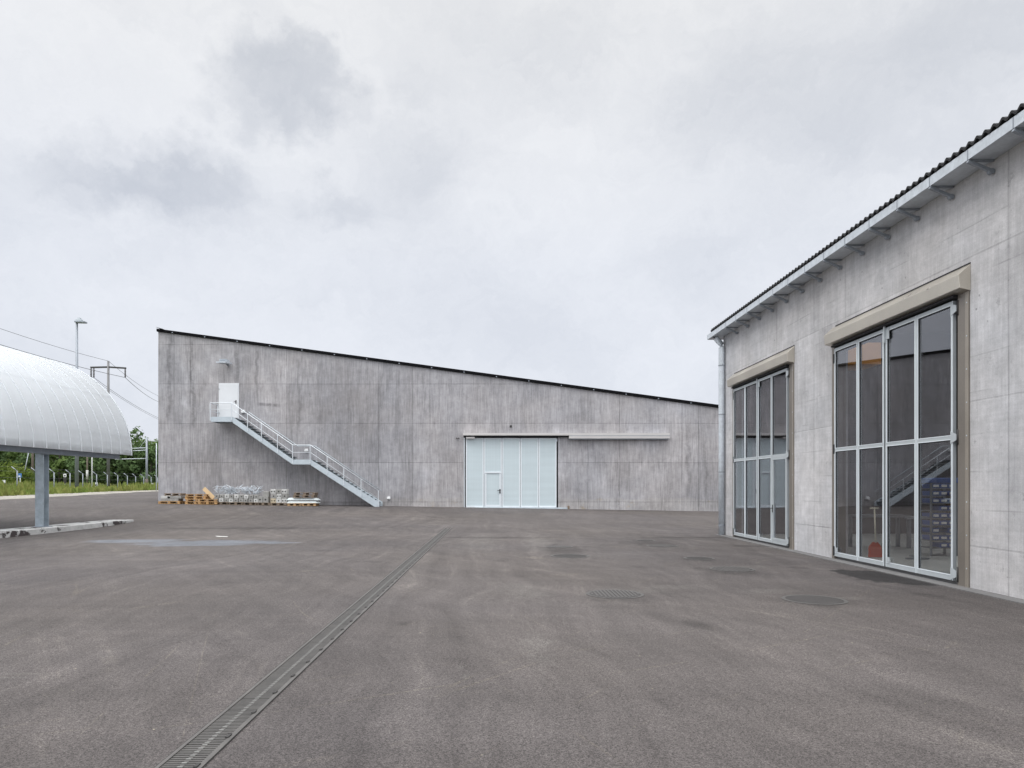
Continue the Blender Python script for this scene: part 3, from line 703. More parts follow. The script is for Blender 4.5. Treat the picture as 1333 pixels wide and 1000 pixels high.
for (px, py0, py1, Y, lb) in ((5.3, 625, 638, 60, 'white marker post leaning by the verge left of the steel column'), (125.8, 628, 638, 74, 'white marker post at the foot of a fence post near the slim white mast'), (198.5, 629, 637, 92, 'white marker post beside the corner of the concrete hall')):
    a = W(px, py0, Y); zz = gz(a.x, Y); b = MB(); b.prism_z([(a.x-.11, Y-.07), (a.x+.11, Y-.07), (a.x+.08, Y+.08), (a.x-.08, Y+.08)], zz-.05, a.z)
    tt = thing('marker_post', lb, 'marker post', (a.x, Y, zz)); b.build('post', 'white', tt)
    b = MB(); b.box(a.x-.112, a.x+.112, Y-.074, Y-.071, a.z-.4, a.z-.22); b.build('dark_band', 'iron_dark', tt)

# ------------------------------------------------------------------ canopy on the left
CXc, CZc, CA, CB_ = -20.9, 3.09, 4.6, 4.35
Y0c, Y1c = 10.5, 30.9
can = thing('barrel_canopy', 'barrel vaulted canopy of translucent white sheets on a steel column and beam', 'canopy', (-16.75, 25.5, .2))
NA = 48
def arc(a, off=0): return (CXc+(CA+off)*math.cos(a), CZc+(CB_+off)*math.sin(a))
b = MB(); n = NA+1; vs = []; fs = []
for (yy, o) in ((Y0c, 0), (Y1c, 0)):
    for i in range(n):
        x, z = arc(math.pi*i/NA, o); vs.append((x, yy, z))
for i in range(NA): fs.append((i, i+1, n+i+1, n+i))
b.add(vs, fs, True)
sh = b.build('roof_shell', 'poly', can); md = sh.modifiers.new('solid', 'SOLIDIFY'); md.thickness = .006; md.offset = 1
rib = MB()
def rib_mb(y, w, o0, o1):
    b = MB(); vs = []; fs = []
    for (yy, o) in ((y-w/2, o0), (y-w/2, o1), (y+w/2, o1), (y+w/2, o0)):
        for i in range(n): x, z = arc(math.pi*i/NA, o); vs.append((x, yy, z))
    for q in range(4):
        for i in range(NA): fs.append((q*n+i, q*n+i+1, ((q+1)%4)*n+i+1, ((q+1)%4)*n+i))
    return b.add(vs, fs, True)
M['ribm'] = simple('white_rib_profile', (.68, .71, .735), .7, .05, .03)
y = 30.0
while y > Y0c:
    rib_mb(y, .036, .0075, .02).build('rib', 'ribm', can); y -= .706
rib_mb(Y1c-.02, .06, .0072, .03).build('rib', 'ribm', can)
for k, ang in enumerate((R(6), R(10.5), R(36), R(62), R(90), R(118), R(144), R(174))):
    (xa_, za_), (xb2, zb2) = arc(ang, -.005), arc(ang, -.09); b = MB(); b.bar(((xa_+xb2)/2, Y0c+.1, (za_+zb2)/2), ((xa_+xb2)/2, Y1c-.1, (za_+zb2)/2), .085 if abs(math.cos(ang)) > .7 else .09, .09 if abs(math.cos(ang)) > .7 else .085, up=(math.cos(ang), 0, math.sin(ang))); b.build('purlin', 'galv_dark', can)
def ibeam_y(X, z0, z1, y0, y1, w, t=.015):
    b = MB(); b.box(X-w/2, X+w/2, y0, y1, z0, z0+t); b.box(X-w/2, X+w/2, y0, y1, z1-t, z1); b.box(X-t/2, X+t/2, y0, y1, z0+t, z1-t); return b
ibeam_y(-16.62, 2.91, 3.13, Y0c, 30.5, .22).build('edge_beam', 'galv_dark', can)
ibeam_y(-25.2, 2.91, 3.13, Y0c, 30.5, .22).build('edge_beam', 'galv_dark', can)
M['colm'] = simple('galvanised_column', (.36, .41, .45), .5, .3, .22, 3, fine=10)
def hcol(X, Y, z0, z1, s=.31, t=.022):
    b = MB(); b.box(X-s/2, X+s/2, Y-s/2, Y-s/2+t, z0, z1); b.box(X-s/2, X+s/2, Y+s/2-t, Y+s/2, z0, z1); b.box(X-.008, X+.008, Y-s/2+t, Y+s/2-t, z0, z1)
    b.box(X-s/2-.01, X+s/2+.01, Y-s/2-.01, Y+s/2+.01, z1, z1+.02); return b
for (X_, Y_) in ((-16.75, 25.5), (-16.75, 13.5), (-25.2, 25.5), (-25.2, 13.5)):
    hcol(X_, Y_, .24, 2.888).build('column', 'colm', can)
    b = MB(); b.box(X_-.24, X_+.24, Y_-.24, Y_+.24, .222, .238); b.build('base_plate', 'galv_dark', can)
cb = MB(); cb.box(-17.3, -16.2, 8, 30.9, -.1, .22)
tag(cb.build('curb_island', 'curb', loc=(-16.75, 19.5, 0), bevel=.02), 'long low concrete curb with flaking white paint under the canopy', 'curb')

# ------------------------------------------------------------------ concrete hall at the back
BY = 41.7; BK = BY/F
def bx(px): return (px-CX)*BK
def bz(py): return EYE-(py-CY)*BK
def roof_z(X): return 11.02+(X+20.39)*(-.1359)
hall = thing('concrete_hall', 'large board marked concrete hall with a sloping roof and a wide frosted sliding door', 'building', (0, 50, 0))
XL, XR = bx(206), 26.0
dx0, dx1, dzt = bx(603.8), bx(726.5), bz(569)
w = MB()
w.prism_y([(XL, -.3), (dx0, -.3), (dx0, roof_z(dx0)), (XL, roof_z(XL))], BY, BY+.35)
w.prism_y([(dx0, dzt), (dx1, dzt), (dx1, roof_z(dx1)), (dx0, roof_z(dx0))], BY, BY+.35)
w.prism_y([(dx1, -.3), (XR, -.3), (XR, roof_z(XR)), (dx1, roof_z(dx1))], BY, BY+.35)
w.box(XL, XL+.35, BY+.35, 75, -.3, roof_z(XL)-.05)
w.box(XR-.35, XR, BY+.35, 75, -.3, roof_z(XR))
w.prism_y([(XL, -.3), (XR, -.3), (XR, roof_z(XR)), (XL, roof_z(XL))], 75, 75.3)
w.build('wall', 'concrete_back', hall)
# roof: thin dark corrugated sheet on a dark edge profile
rf = MB()
rf.prism_y([(XL-.06, roof_z(XL)+.004), (XR+.3, roof_z(XR)+.004-.04), (XR+.3, roof_z(XR)+.14), (XL-.06, roof_z(XL)+.17)], BY-.10, 75.4)
rf.build('roof', 'roof_black', hall)
b = MB()
b.prism_y([(XL-.10, roof_z(XL)+.26), (XL+.35, roof_z(XL)+.085), (XL+.35, roof_z(XL)+.14)], BY-.16, 75.4); b.build('roof_edge_flashing', 'roof_black', hall)
b = MB(); xx = XL+.9
while xx < XR: b.box(xx-.03, xx+.03, BY-.125, BY-.101, roof_z(xx)+.02, roof_z(xx)+.08); xx += 1.95
b.build('roof_clip', 'galv_dark', hall)
# sliding door, five frosted leaves
lx = [bx(q) for q in (606.2, 629.9, 653.6, 677.4, 701.2, 724.6)]
zb = bz(660.6)
b = MB(); b.box(dx0+.001, dx1-.001, BY+.40, BY+.45, -.2, dzt); b.build('recess_shade_sheet', 'gap', hall)  # black sheet whose colour stands for the shade behind the leaves
for i in range(5):
    x0, x1 = lx[i]+.01, lx[i+1]-.01; zt = dzt-.06
    fr = MB(); y0, y1 = BY-.02, BY+.06
    fr.box(x0, x0+.075, y0, y1, zb, zt); fr.box(x1-.075, x1, y0, y1, zb, zt)
    fr.box(x0+.075, x1-.075, y0, y1, zb, zb+.10); fr.box(x0+.075, x1-.075, y0, y1, zt-.06, zt)
    leaf = fr.build('door_leaf', 'leaf_frame', hall)
    if i == 1:
        wx0, wx1, wz = bx(631.4), bx(652), bz(616.2)
        b = MB(); b.box(x0+.075, x1-.075, y0+.02, y1-.02, wz+.10, zt-.06); b.build('panel', 'polydoor', leaf)
        b = MB(); b.box(x0+.075, x1-.075, y0-.012, y1, wz, wz+.10); b.box(wx0, wx0+.09, y0-.012, y0-.001, zb+.05, wz); b.box(wx1-.09, wx1, y0-.012, y0-.001, zb+.05, wz); b.box(wx0+.09, wx1-.09, y0-.012, y0-.001, zb+.05, zb+.16); b.build('wicket_door_frame', 'leaf_frame', leaf)
        b = MB(); b.box(wx0+.075, wx1-.075, y0+.02, y1-.02, zb+.1, wz); b.build('wicket_panel', 'polydoor', leaf)
        b = MB(); b.box(wx0-.022, wx0-.002, y0-.006, y0-.0005, zb+.05, wz); b.box(wx1+.002, wx1+.018, y0-.006, y0-.0005, zb+.05, wz); b.box(wx0, wx1, y0-.0135, y0-.0122, wz-.012, wz+.006); b.build('seal', 'galv_dark', leaf)
        hx, hz = bx(650.8), bz(639)
        b = MB(); b.box(hx-.035, hx+.035, y0-.03, y0-.0125, hz-.16, hz+.10); b.bar((hx, y0-.07, hz+.02), (hx-.16, y0-.07, hz+.02), .03, .03); b.bar((hx, y0-.07, hz+.02), (hx, y0-.03, hz+.02), .03, .03); b.build('handle', 'iron_dark', leaf)
    else:
        b = MB(); b.box(x0+.075, x1-.075, y0+.02, y1-.02, zb+.10, zt-.06); b.build('panel', 'polydoor', leaf)
    b = MB(); b.box(x1-.05, x1+.05, y0-.03, y0-.001, zt-.22, zt-.02); b.build('roller_bracket', 'galv', leaf)
b = MB(); b.box(dx0+.003, lx[0]-.06, BY-.05, BY+.1, zb-.05, dzt-.05); b.build('door_jamb', 'rail', hall)
b = MB(); b.box(lx[0]-.05, bx(738.5), BY-.12, BY-.021, zb-.12, zb-.004); b.build('door_threshold', 'stair', hall)
b = MB(); b.box(bx(738.7), bx(741), BY-.2, BY-.01, zb-.15, zb+.1); b.build('door_stop', 'wood_old', hall)
b = MB(); b.box(bx(603), bx(739.9), BY-.335, BY-.005, bz(567.4), bz(564.4)); b.build('door_hood', 'hood_white', hall)
b = MB(); b.box(bx(604), bx(740), BY-.22, BY-.004, bz(569.2), bz(567.5)); b.build('door_track', 'gap', hall)
hd = MB()
hd.add([(bx(740), BY-.34, bz(571.3)), (bx(870), BY-.34, bz(571.3)), (bx(870), BY-.005, bz(571.3)), (bx(740), BY-.005, bz(571.3)),
        (bx(740), BY-.34, bz(564.4)), (bx(870), BY-.34, bz(564.4)), (bx(870), BY-.005, bz(564.0)), (bx(740), BY-.005, bz(564.0))],
       [(0,3,2,1), (4,5,6,7), (0,1,5,4), (1,2,6,5), (2,3,7,6), (3,0,4,7)])
hd.build('door_hood', 'hood_white', hall)
b = MB(); b.box(bx(740), bx(869.9), BY-.345, BY-.341, bz(568.1), bz(567.5)); b.box(bx(740), bx(869), BY-.3, BY-.06, bz(572.4), bz(571.35)); b.build('hood_lip_and_shadow_line', 'galv_dark', hall)  # upper strip is a shadow line across the hood, drawn in dark colour
b = MB(); b.box(bx(607), bx(618), BY-.26, BY-.03, bz(571.2), bz(569.3)); b.build('drive_box', 'hood_white', hall)
# small fittings on the wall
b = MB(); b.tube([(bx(665), BY-.005, bz(555.2)), (bx(665), BY-.14, bz(555.2))], .07, 12); b.build('wall_camera', 'iron_dark', hall)
for q in (594.8, 597.2):
    b = MB(); b.tube([(bx(q), BY-.005, bz(570.6)), (bx(q), BY-.08, bz(570.6))], .035, 10); b.build('wall_socket', 'iron_dark', hall)
for (qx, qy) in ((317, 536.2), (399.2, 586.6), (506.3, 648.6)):
    b = MB(); b.box(bx(qx)-.11, bx(qx)+.11, BY-.13, BY-.004, bz(qy)-.07, bz(qy)+.05); o = b.build('step_light', 'white', hall, bevel=.02)
    b = MB(); b.box(bx(qx)-.07, bx(qx)+.09, BY-.10, BY-.004, bz(qy)+.051, bz(qy)+.11); b.build('cap', 'white', o)
fx, fz = bx(296.3), bz(475)
b = MB(); b.add([(fx-.36, BY-.85, fz-.02), (fx+.22, BY-.85, fz-.02), (fx+.36, BY-.2, fz+.0), (fx-.22, BY-.2, fz+.0), (fx-.36, BY-.85, fz+.05), (fx+.22, BY-.85, fz+.05), (fx+.36, BY-.2, fz+.09), (fx-.22, BY-.2, fz+.09)],
      [(0,3,2,1), (4,5,6,7), (0,1,5,4), (1,2,6,5), (2,3,7,6), (3,0,4,7)])
fl = b.build('flood_light', 'galv', hall)
b = MB()
for q in range(7): b.box(fx-.22+q*.07, fx-.205+q*.07, BY-.7, BY-.25, fz+.07, fz+.24)
b.build('cooling_fin', 'galv', fl)
b = MB(); b.bar((fx+.05, BY-.3, fz+.03), (fx+.05, BY-.004, fz-.03), .12, .08); b.build('arm', 'galv_dark', fl)
# white upper door
ux0, ux1, uz0, uz1 = bx(285), bx(311.3), 5.76, bz(499)
b = MB(); b.box(ux0, ux1, BY-.03, BY-.004, uz0, uz1); ud = b.build('upper_door', 'door_white', hall)
b = MB(); b.box(ux0+.05, ux1-.05, BY-.05, BY-.0305, uz0+.05, uz1-.05); b.build('door_sheet', 'door_white', ud, bevel=.006)
b = MB(); b.box(ux1-.20, ux1-.14, BY-.065, BY-.0505, uz0+.92, uz0+1.12); b.bar((ux1-.17, BY-.10, uz0+1.05), (ux1-.29, BY-.10, uz0+1.05), .025, .025); b.bar((ux1-.17, BY-.10, uz0+1.05), (ux1-.17, BY-.06, uz0+1.05), .025, .025); b.build('handle', 'iron_dark', ud)
for q in (.3, 1.75):
    b = MB(); b.tube([(ux0+.03, BY-.045, uz0+q), (ux0+.03, BY-.045, uz0+q+.14)], .018, 8); b.build('hinge', 'galv', ud)

# ------------------------------------------------------------------ external steel stair
SY = 40.45; SK = SY/F; SYb = BY-.12
def sx(px): return (px-CX)*SK
def sz(py): return EYE-(py-CY)*SK
st = thing('steel_staircase', 'galvanised steel staircase climbing the concrete wall to the white door', 'staircase', (sx(493), SY, .5))
def plate(pts, name, y): MB().prism_y(pts, y, y+.03).build(name, 'stair', st)
P1 = (sx(303), 5.745); P2 = (sx(381), sz(598.6)); P3 = (sx(404.5), sz(598.6)); P4 = (sx(493), sz(656.5))
zm = P2[1]
for yy in (SY, SYb-.03):
    MB().prism_y([(sx(274.5), P1[1]-.27), (P1[0], P1[1]-.27), (P1[0], P1[1]+.02), (sx(274.5), P1[1]+.02)], yy, yy+.03).build('landing_edge', 'stair', st)
    MB().prism_y([(P1[0]+.002, P1[1]-.33), (P2[0], zm-.28), (P2[0], zm+.02), (P1[0]+.002, P1[1]+.02)], yy+.004, yy+.026).build('stringer', 'stair', st)
    MB().prism_y([(P2[0]+.002, zm-.27), (P3[0], zm-.27), (P3[0], zm+.01), (P2[0]+.002, zm+.01)], yy, yy+.03).build('landing_edge', 'stair', st)
    gzl = gz(P4[0], SY)+.02
    MB().prism_y([(P3[0]+.002, zm-.32), (P4[0]-.25, gzl), (P4[0]+.04, gzl), (P4[0]+.04, gzl+.26), (P3[0]+.002, zm+.01)], yy+.004, yy+.026).build('stringer', 'stair', st)
MB().box(sx(274.5), P1[0], SY+.031, BY-.155, P1[1]-.04, P1[1]-.005).build('landing', 'tread', st)
MB().box(P2[0], P3[0], SY+.031, BY-.155, zm-.04, zm-.005).build('landing', 'tread', st)
MB().box(sx(274.5), sx(274.5)+.03, SY+.031, BY-.155, P1[1]-.27, P1[1]-.045).build('landing_edge', 'stair', st)
for (A, B, nst) in ((P1, P2, 15), (P3, (P4[0], gzl+.08), 17)):
    for i in range(1, nst):
        u = i/nst; x = A[0]+(B[0]-A[0])*u; z = A[1]+(B[1]-A[1])*u
        b = MB(); b.box(x-.13, x+.15, SY+.031, BY-.155, z-.01, z+.035); b.box(x-.13, x-.11, SY+.031, BY-.155, z+.035, z+.06)
        b.build('tread', 'tread', st)
# outer railing
zt1 = sz(524.5); zt2 = sz(579.4); zt4 = sz(639)
def rail(pts, r, name='handrail', y=SY+.015): MB().tube([(p[0], y, p[1]) for p in pts], r, 8).build(name, 'rail', st)
top = [(sx(273.8), zt1), (sx(301.5), zt1), (sx(381), zt2), (sx(403.8), zt2), (sx(492.6), zt4)]
rail(top, .024)
mid = [(sx(273.8), (zt1+P1[1])/2+.04), (sx(301.5), (zt1+P1[1])/2+.04), (sx(381), (zt2+zm)/2), (sx(403.8), (zt2+zm)/2), (sx(492.6), zt4-.46)]
rail(mid, .016, 'mid_rail')
low = [(sx(303), P1[1]+.28), (sx(381), zm+.22)]
def top_z(px):
    for (a, c) in zip(top[:-1], top[1:]):
        if a[0]-.001 <= sx(px) <= c[0]+.001: return a[1]+(c[1]-a[1])*(sx(px)-a[0])/(c[0]-a[0])
def bot_z(px):
    x = sx(px)
    if x <= P1[0]: return P1[1]-.2
    if x <= P2[0]: return P1[1]+(zm-P1[1])*(x-P1[0])/(P2[0]-P1[0])-.22
    if x <= P3[0]: return zm-.2
    return max(gzl, zm+(gzl+.1-zm)*(x-P3[0])/(P4[0]-P3[0])-.2)
for q in (273.8, 301.5, 322.4, 340.5, 361.3, 381, 403.8, 426, 447.6, 470, 492.6):
    b = MB(); b.box(sx(q)-.018, sx(q)+.018, SY-.034, SY-.001, bot_z(q), top_z(q)); b.build('baluster', 'rail', st)
# end railing of the top landing and wall-side handrail
xe = sx(274.2)
MB().tube([(xe, SY+.03, zt1), (xe, BY-.2, zt1)], .022, 8).build('handrail', 'rail', st)
MB().tube([(xe, SY+.03, zt1-.48), (xe, BY-.2, zt1-.48)], .016, 8).build('mid_rail', 'rail', st)
MB().box(xe-.02, xe+.02, BY-.22, BY-.18, P1[1]-.1, zt1+.01).build('baluster', 'rail', st)
wr = [(sx(315), top_z(315)+.0), (sx(381), zt2), (sx(403.8), zt2), (sx(492.6), zt4)]
MB().tube([(p[0], BY-.2, p[1]) for p in wr], .02, 8).build('handrail', 'stair', st)
for q in (322.4, 361.3, 403.8, 447.6, 492):
    b = MB(); b.bar((sx(q), BY-.2, top_z(q)-.02), (sx(q), BY-.004, top_z(q)-.06), .02, .02); b.build('rail_bracket', 'stair', st)

# ------------------------------------------------------------------ goods stored along the foot of the wall
def floor_at(px, Y=40.3): return gz((px-CX)*Y/F, Y)+.02
def pallet_mb(w=1.2, d=.8):
    b = MB(); hw, hd = w/2, d/2
    for q in (-1, 0, 1):
        b.box(-hw, hw, q*(hd-.06)-.05, q*(hd-.06)+.05, 0, .022)
        for k in (-1, 0, 1): b.box(k*(hw-.08)-.07, k*(hw-.08)+.07, q*(hd-.06)-.049, q*(hd-.06)+.049, .0225, .1)
    for k in (-1, 0, 1): b.box(k*(hw-.08)-.069, k*(hw-.08)+.069, -hd, hd, .1005, .122)
    for q in range(5): y = -hd+.06+q*(d-.12)/4; b.box(-hw, hw, y-.058, y+.058, .1225, .144)
    return b
PAL = {}
def pallet(px, z, label, mat='wood_pallet', Y=40.3, rz=0, w=1.2, tilt=None):
    key = (mat, w)
    if key in PAL: o = PAL[key].copy(); COL.objects.link(o)
    else: o = PAL[key] = pallet_mb(w).build('pallet', mat)
    o.location = ((px-CX)*Y/F, Y, z); o.rotation_euler = (0, 0, R(rz)); tag(o, label, 'pallet', 'pallets along the foot of the wall'); return o
PH = .146
f0 = floor_at(224)
pallet(224, f0, 'orange edged pallet under the grey slabs nearest the left corner of the hall', 'wood_orange', w=1.25)
for i, (dx, w_, h_, m_, lb) in enumerate(((.02, 1.0, .15, 'block', 'lowest grey slab on the leftmost pallet'), (-.22, .55, .16, 'block_white', 'white slab lying on the left half of the leftmost pallet load'), (.28, .8, .14, 'block', 'grey slab lying on the right half of the leftmost pallet load'))):
    x = (224-CX)*40.3/F+dx; z = f0+PH+(0 if i == 0 else .152); b = MB(); b.box(x-w_/2, x+w_/2, 39.95, 40.6, z, z+h_)
    tag(b.build('concrete_slab', m_, loc=(x, 40.3, z), bevel=.015), lb, 'slab')
x = (229-CX)*40.3/F; z = f0+PH+.152+.162; b = MB()
for q in range(5): b.box(x-.55, x+.45, 39.98+q*.13, 40.08+q*.13, z, z+.03)
for q in (-.5, -.05, .38): b.box(x+q, x+q+.06, 39.96, 40.62, z+.031, z+.11)
for q in range(5): b.box(x-.55, x+.45, 39.98+q*.13, 40.08+q*.13, z+.111, z+.14)
tag(b.build('slatted_crate_lid', 'wood_old', loc=(x, 40.3, z)), 'grey slatted wooden lid lying on top of the leftmost slabs', 'wooden lid')
# pallet stack
f1 = floor_at(258)
nm = ['bottom', 'second lowest', 'third', 'topmost']
for i in range(4): pallet(258+(.7 if i % 2 else 0), f1+i*PH, f'{nm[i]} pallet of the stack of four beside the leaning board', 'wood_orange' if i % 2 == 0 else 'wood_pallet', rz=(1.5 if i % 2 else -1))
pallet(273.5, f1, 'lower pallet of the pair under the leaning pale board', 'wood_orange', Y=40.1, w=1.1)
pallet(273.2, f1+PH, 'upper pallet of the pair under the leaning pale board', 'wood_pallet', Y=40.1, w=1.1)
x = (271-CX)*40.2/F; z = f1+2*PH
b = MB(); b.bar((x+.33, 40.2, z+.05), (x-.30, 40.3, z+.62), .22, .06, up=(0, 1, 0)); o = b.build('plywood_board', 'plank', loc=(x+.3, 40.2, z)); tag(o, 'pale board leaning at a slant on the pallets', 'board')
# pallets of concrete bases with steel tripods on top
blk_done = {}
def block(x, y, z, w, h, d, mat, label, group, holes=2):
    key = (round(w, 2), round(h, 2), round(d, 2), mat, holes)
    if key in blk_done:
        src = blk_done[key]; r = copy_tree(src)
    else:
        r = thing('concrete_block', label, 'concrete block', (0,0,0))
        b = MB(); b.box(-w/2, w/2, -d/2, d/2, 0, h); b.build('body', mat, r, bevel=.02)
        for q in range(holes):
            cx_ = 0 if holes == 1 else (-w*.24 if q == 0 else w*.24)
            b = MB(); b.tube([(cx_, -d/2-.004, h*.5), (cx_, -d/2+.05, h*.5)], min(w, h)*.15, 12); b.build('lifting_hole', 'hole', r)
        blk_done[key] = r
    r.location = (x, y, z); r.rotation_euler = (0, 0, random.uniform(-.04, .04)); tag(r, label, 'concrete block', group)
pl_lab = ['grey pallet next to the leaning board carrying concrete footings', 'grey pallet under the middle of the steel tripod heap', 'grey pallet under the right end of the steel tripod heap']
for i, px in enumerate((291, 310, 329)):
    f2 = floor_at(px); pallet(px, f2, pl_lab[i], 'wood_old', w=.95, Y=40.25)
    xb = (px-CX)*40.25/F
    for r in range(2):
        for q in range(3):
            ww = .24+.03*((q+r+i) % 2); m_ = ('block', 'block_white', 'block')[(q+r*2+i) % 3]
            block(xb-.29+q*.29+(.03 if r else 0), 40.05, f2+PH+r*.225, ww, .22, .3, m_, 'small concrete footing block under the tangle of steel tripods', 'footing blocks under the steel tripods', 1)
    # steel tripods: thin bars splayed upwards, uncountable heap
    b = MB(); r3 = random.Random(90+i); zt_ = f2+PH+.45
    for q in range(46):
        x = xb+r3.uniform(-.45, .45); y = 40.1+r3.uniform(-.15, .35); z = zt_+r3.uniform(0, .42); a = r3.uniform(0, 6.28); l = r3.uniform(.10, .26)
        dx_, dy_, dz_ = math.cos(a)*l, math.sin(a)*l*.5, r3.uniform(-.14, .22)
        b.tube([(x-dx_, y-dy_, max(zt_, z-dz_)), (x, y, z+.03), (x+dx_, y+dy_, max(zt_, z+dz_))], .014, 5)
        if q % 3 == 0: b.box(x-.05, x+.05, y-.04, y+.04, z, z+.05)
    tag(b.build('steel_fittings', 'galv', loc=(xb, 40.1, zt_)), 'heap of thin galvanised steel fittings on concrete footings', 'steel fittings', 'heaps of steel fittings', 'stuff')
# cubes with holes
f3 = floor_at(345); pallet(345, f3, 'grey pallet under two large holed grey cubes', 'wood_old', Y=40.25, w=.9)
xb = (345-CX)*40.25/F
for q in (0, 1): block(xb-.17+q*.32, 40.1, f3+PH, .31, .36, .4, 'block', 'large grey concrete cube with one dark hole right of the tripod heap', 'large grey cubes', 1)
block(xb+.12, 40.2, f3+PH+.365, .34, .3, .3, 'block', 'grey concrete block standing on top of the two large holed cubes', None, 0)
f4 = floor_at(365); pallet(365, f4, 'grey pallet under the wall of white holed blocks', 'wood_old', Y=40.25, w=1.0)
xb = (365-CX)*40.25/F; rows = [['block_tan', 'block_white', 'block_white'], ['block', 'block_white', 'block'], ['block_white', 'block', 'block_white']]
for r in range(3):
    for q in range(3):
        m_ = rows[r][q]
        lb = {'block_tan': 'tan coloured holed block at the bottom corner of the block wall', 'block_white': 'white holed concrete block in the three row block wall', 'block': 'grey holed concrete block in the three row block wall'}[m_]
        block(xb-.32+q*.32+(.03 if r == 1 else 0), 40.1, f4+PH+r*.265, .30, .26, .38, m_, lb, None if m_ == 'block_tan' else ('white wall blocks' if m_ == 'block_white' else 'grey wall blocks'), 1 if (r+q) % 2 else 2)
# film wrapped slabs
f5 = floor_at(395); 
for q, px in enumerate((386, 404)): pallet(px, f5, ('left', 'right')[q]+' one of two pallets under the film wrapped boards', 'wood_pallet', Y=40.2, w=.85)
xb = (395.5-CX)*40.2/F
for q in range(2):
    z = f5+PH+q*.17; b = MB(); b.add([(xb-.92, 39.85, z), (xb+.92, 39.85, z+.01), (xb+.92, 40.6, z), (xb-.92, 40.6, z), (xb-.80, 39.9, z+.15), (xb+.75, 39.9, z+.13), (xb+.75, 40.55, z+.13), (xb-.8, 40.55, z+.15)],
       [(0,3,2,1), (4,5,6,7), (0,1,5,4), (1,2,6,5), (2,3,7,6), (3,0,4,7)])
    tag(b.build('wrapped_board_stack', 'film', loc=(xb, 40.2, z), bevel=.03), ('lower' if q == 0 else 'upper')+' bundle of boards wrapped in pale film beside the stair', 'wrapped boards')
pallet(397.5, f5+PH+.33, 'old brown pallet lying lower of two on the film wrapped boards', 'wood_old', Y=40.2, w=1.22)
pallet(398.5, f5+PH*2+.33, 'old brown pallet lying topmost on the film wrapped boards', 'wood_old', Y=40.2, w=1.22, rz=1)

# ------------------------------------------------------------------ workshop on the right
WX = 7.95; WY1 = 24.2; WY0 = -7.0; WT = 6.98
shop = thing('concrete_workshop', 'pale concrete workshop with two tall glazed folding doors and a corrugated roof', 'building', (14, 9, 0))
w = MB()
doors = [(18.72, 23.10), (11.88, 16.22)]; DZ = 5.08
segs = [(WY0, doors[1][0]), (doors[1][1], doors[0][0]), (doors[0][1], WY1)]
for a, c in segs: w.box(WX, WX+.3, a, c, -.3, WT)
for a, c in doors: w.box(WX, WX+.3, a, c, DZ, WT); w.box(WX, WX+.3, a, c, -.3, .03)
w.box(WX+.3, 22, WY1-.3, WY1, -.3, WT+.3); w.box(22, 22.3, WY0, WY1, -.3, WT+1.3); w.box(WX+.3, 22, WY0, WY0+.3, -.3, WT+.3)
w.build('wall', 'concrete_right', shop)
b = MB(); b.box(WX-.28, WX-.001, WY0, WY1+.05, -.1, .035); b.build('foot_plinth', 'plinth', shop)
b = MB(); b.box(WX+.3, 22, WY0+.3, WY1-.3, -.1, .08); b.build('floor', 'floor_in', shop)
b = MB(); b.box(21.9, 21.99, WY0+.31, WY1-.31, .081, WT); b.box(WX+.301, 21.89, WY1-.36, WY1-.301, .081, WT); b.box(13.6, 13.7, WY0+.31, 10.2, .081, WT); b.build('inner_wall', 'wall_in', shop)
# gutter box, soffit, brackets, roof
EX = 7.53; EY1 = 24.7
g = MB(); g.box(EX, EX+.03, WY0-.3, EY1, WT-.03, WT+.135); g.box(EX+.031, WX-.002, WY0-.3, EY1, WT-.03, WT-.005); g.box(WX-.001, 21, WY1+.002, EY1, WT-.03, WT+.13)
gut = g.build('gutter', 'galv', shop)
for k in range(-6, 24):
    y = k+.02
    if k >= 10: y = 10.07+(k-10)*.973
    b = MB(); b.bar((EX+.05, y, WT-.045), (WX-.01, y, WT-.045), .05, .028)
    b.bar((EX+.0, y, WT-.052), (WX-.03, y, WT-.215), .05, .05); b.tube([(WX-.05, y-.035, WT-.22), (WX-.05, y+.035, WT-.22)], .045, 10); b.build('bracket', 'galv_dark', gut)
    b = MB(); b.box(EX-.003, EX-.0005, y-.012, y+.012, WT-.028, WT+.132); b.build('seam', 'galv_dark', gut)
SKY0, SKY1 = 10.0, 13.4
rfm = MB(); wl_ = .182; amp = .030; vs = []; fs = []; ny = int((EY1-.25-WY0)/wl_*8)
for i in range(ny+1):
    y = WY0-.2+i*wl_/8; dz = amp*math.cos(2*math.pi*i/8)
    for (xx, th) in ((EX-.015, 0), (SKY0, 0), (SKY0, .045), (EX-.015, .045)):
        vs.append((xx, y, WT+.155+(xx-EX)*.08+dz+amp*.5+th))
for i in range(ny):
    for q in range(4): fs.append((i*4+q, i*4+(q+1) % 4, i*4+4+(q+1) % 4, i*4+4+q))
fs.append((0, 1, 2, 3)); fs.append(tuple(ny*4+q for q in range(4)))
rfm.add(vs, fs); rfm.build('roof', 'roof', shop)
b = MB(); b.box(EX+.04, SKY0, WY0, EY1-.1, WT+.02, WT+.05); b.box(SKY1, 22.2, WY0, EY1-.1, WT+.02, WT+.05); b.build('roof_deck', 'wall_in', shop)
rz_ = lambda x: WT+.155+(x-EX)*.08
b = MB(); b.prism_y([(SKY1, rz_(SKY1)), (22.4, rz_(22.4)), (22.4, rz_(22.4)+.08), (SKY1, rz_(SKY1)+.08)], WY0-.2, EY1-.25); b.build('rear_roof', 'roof', shop)
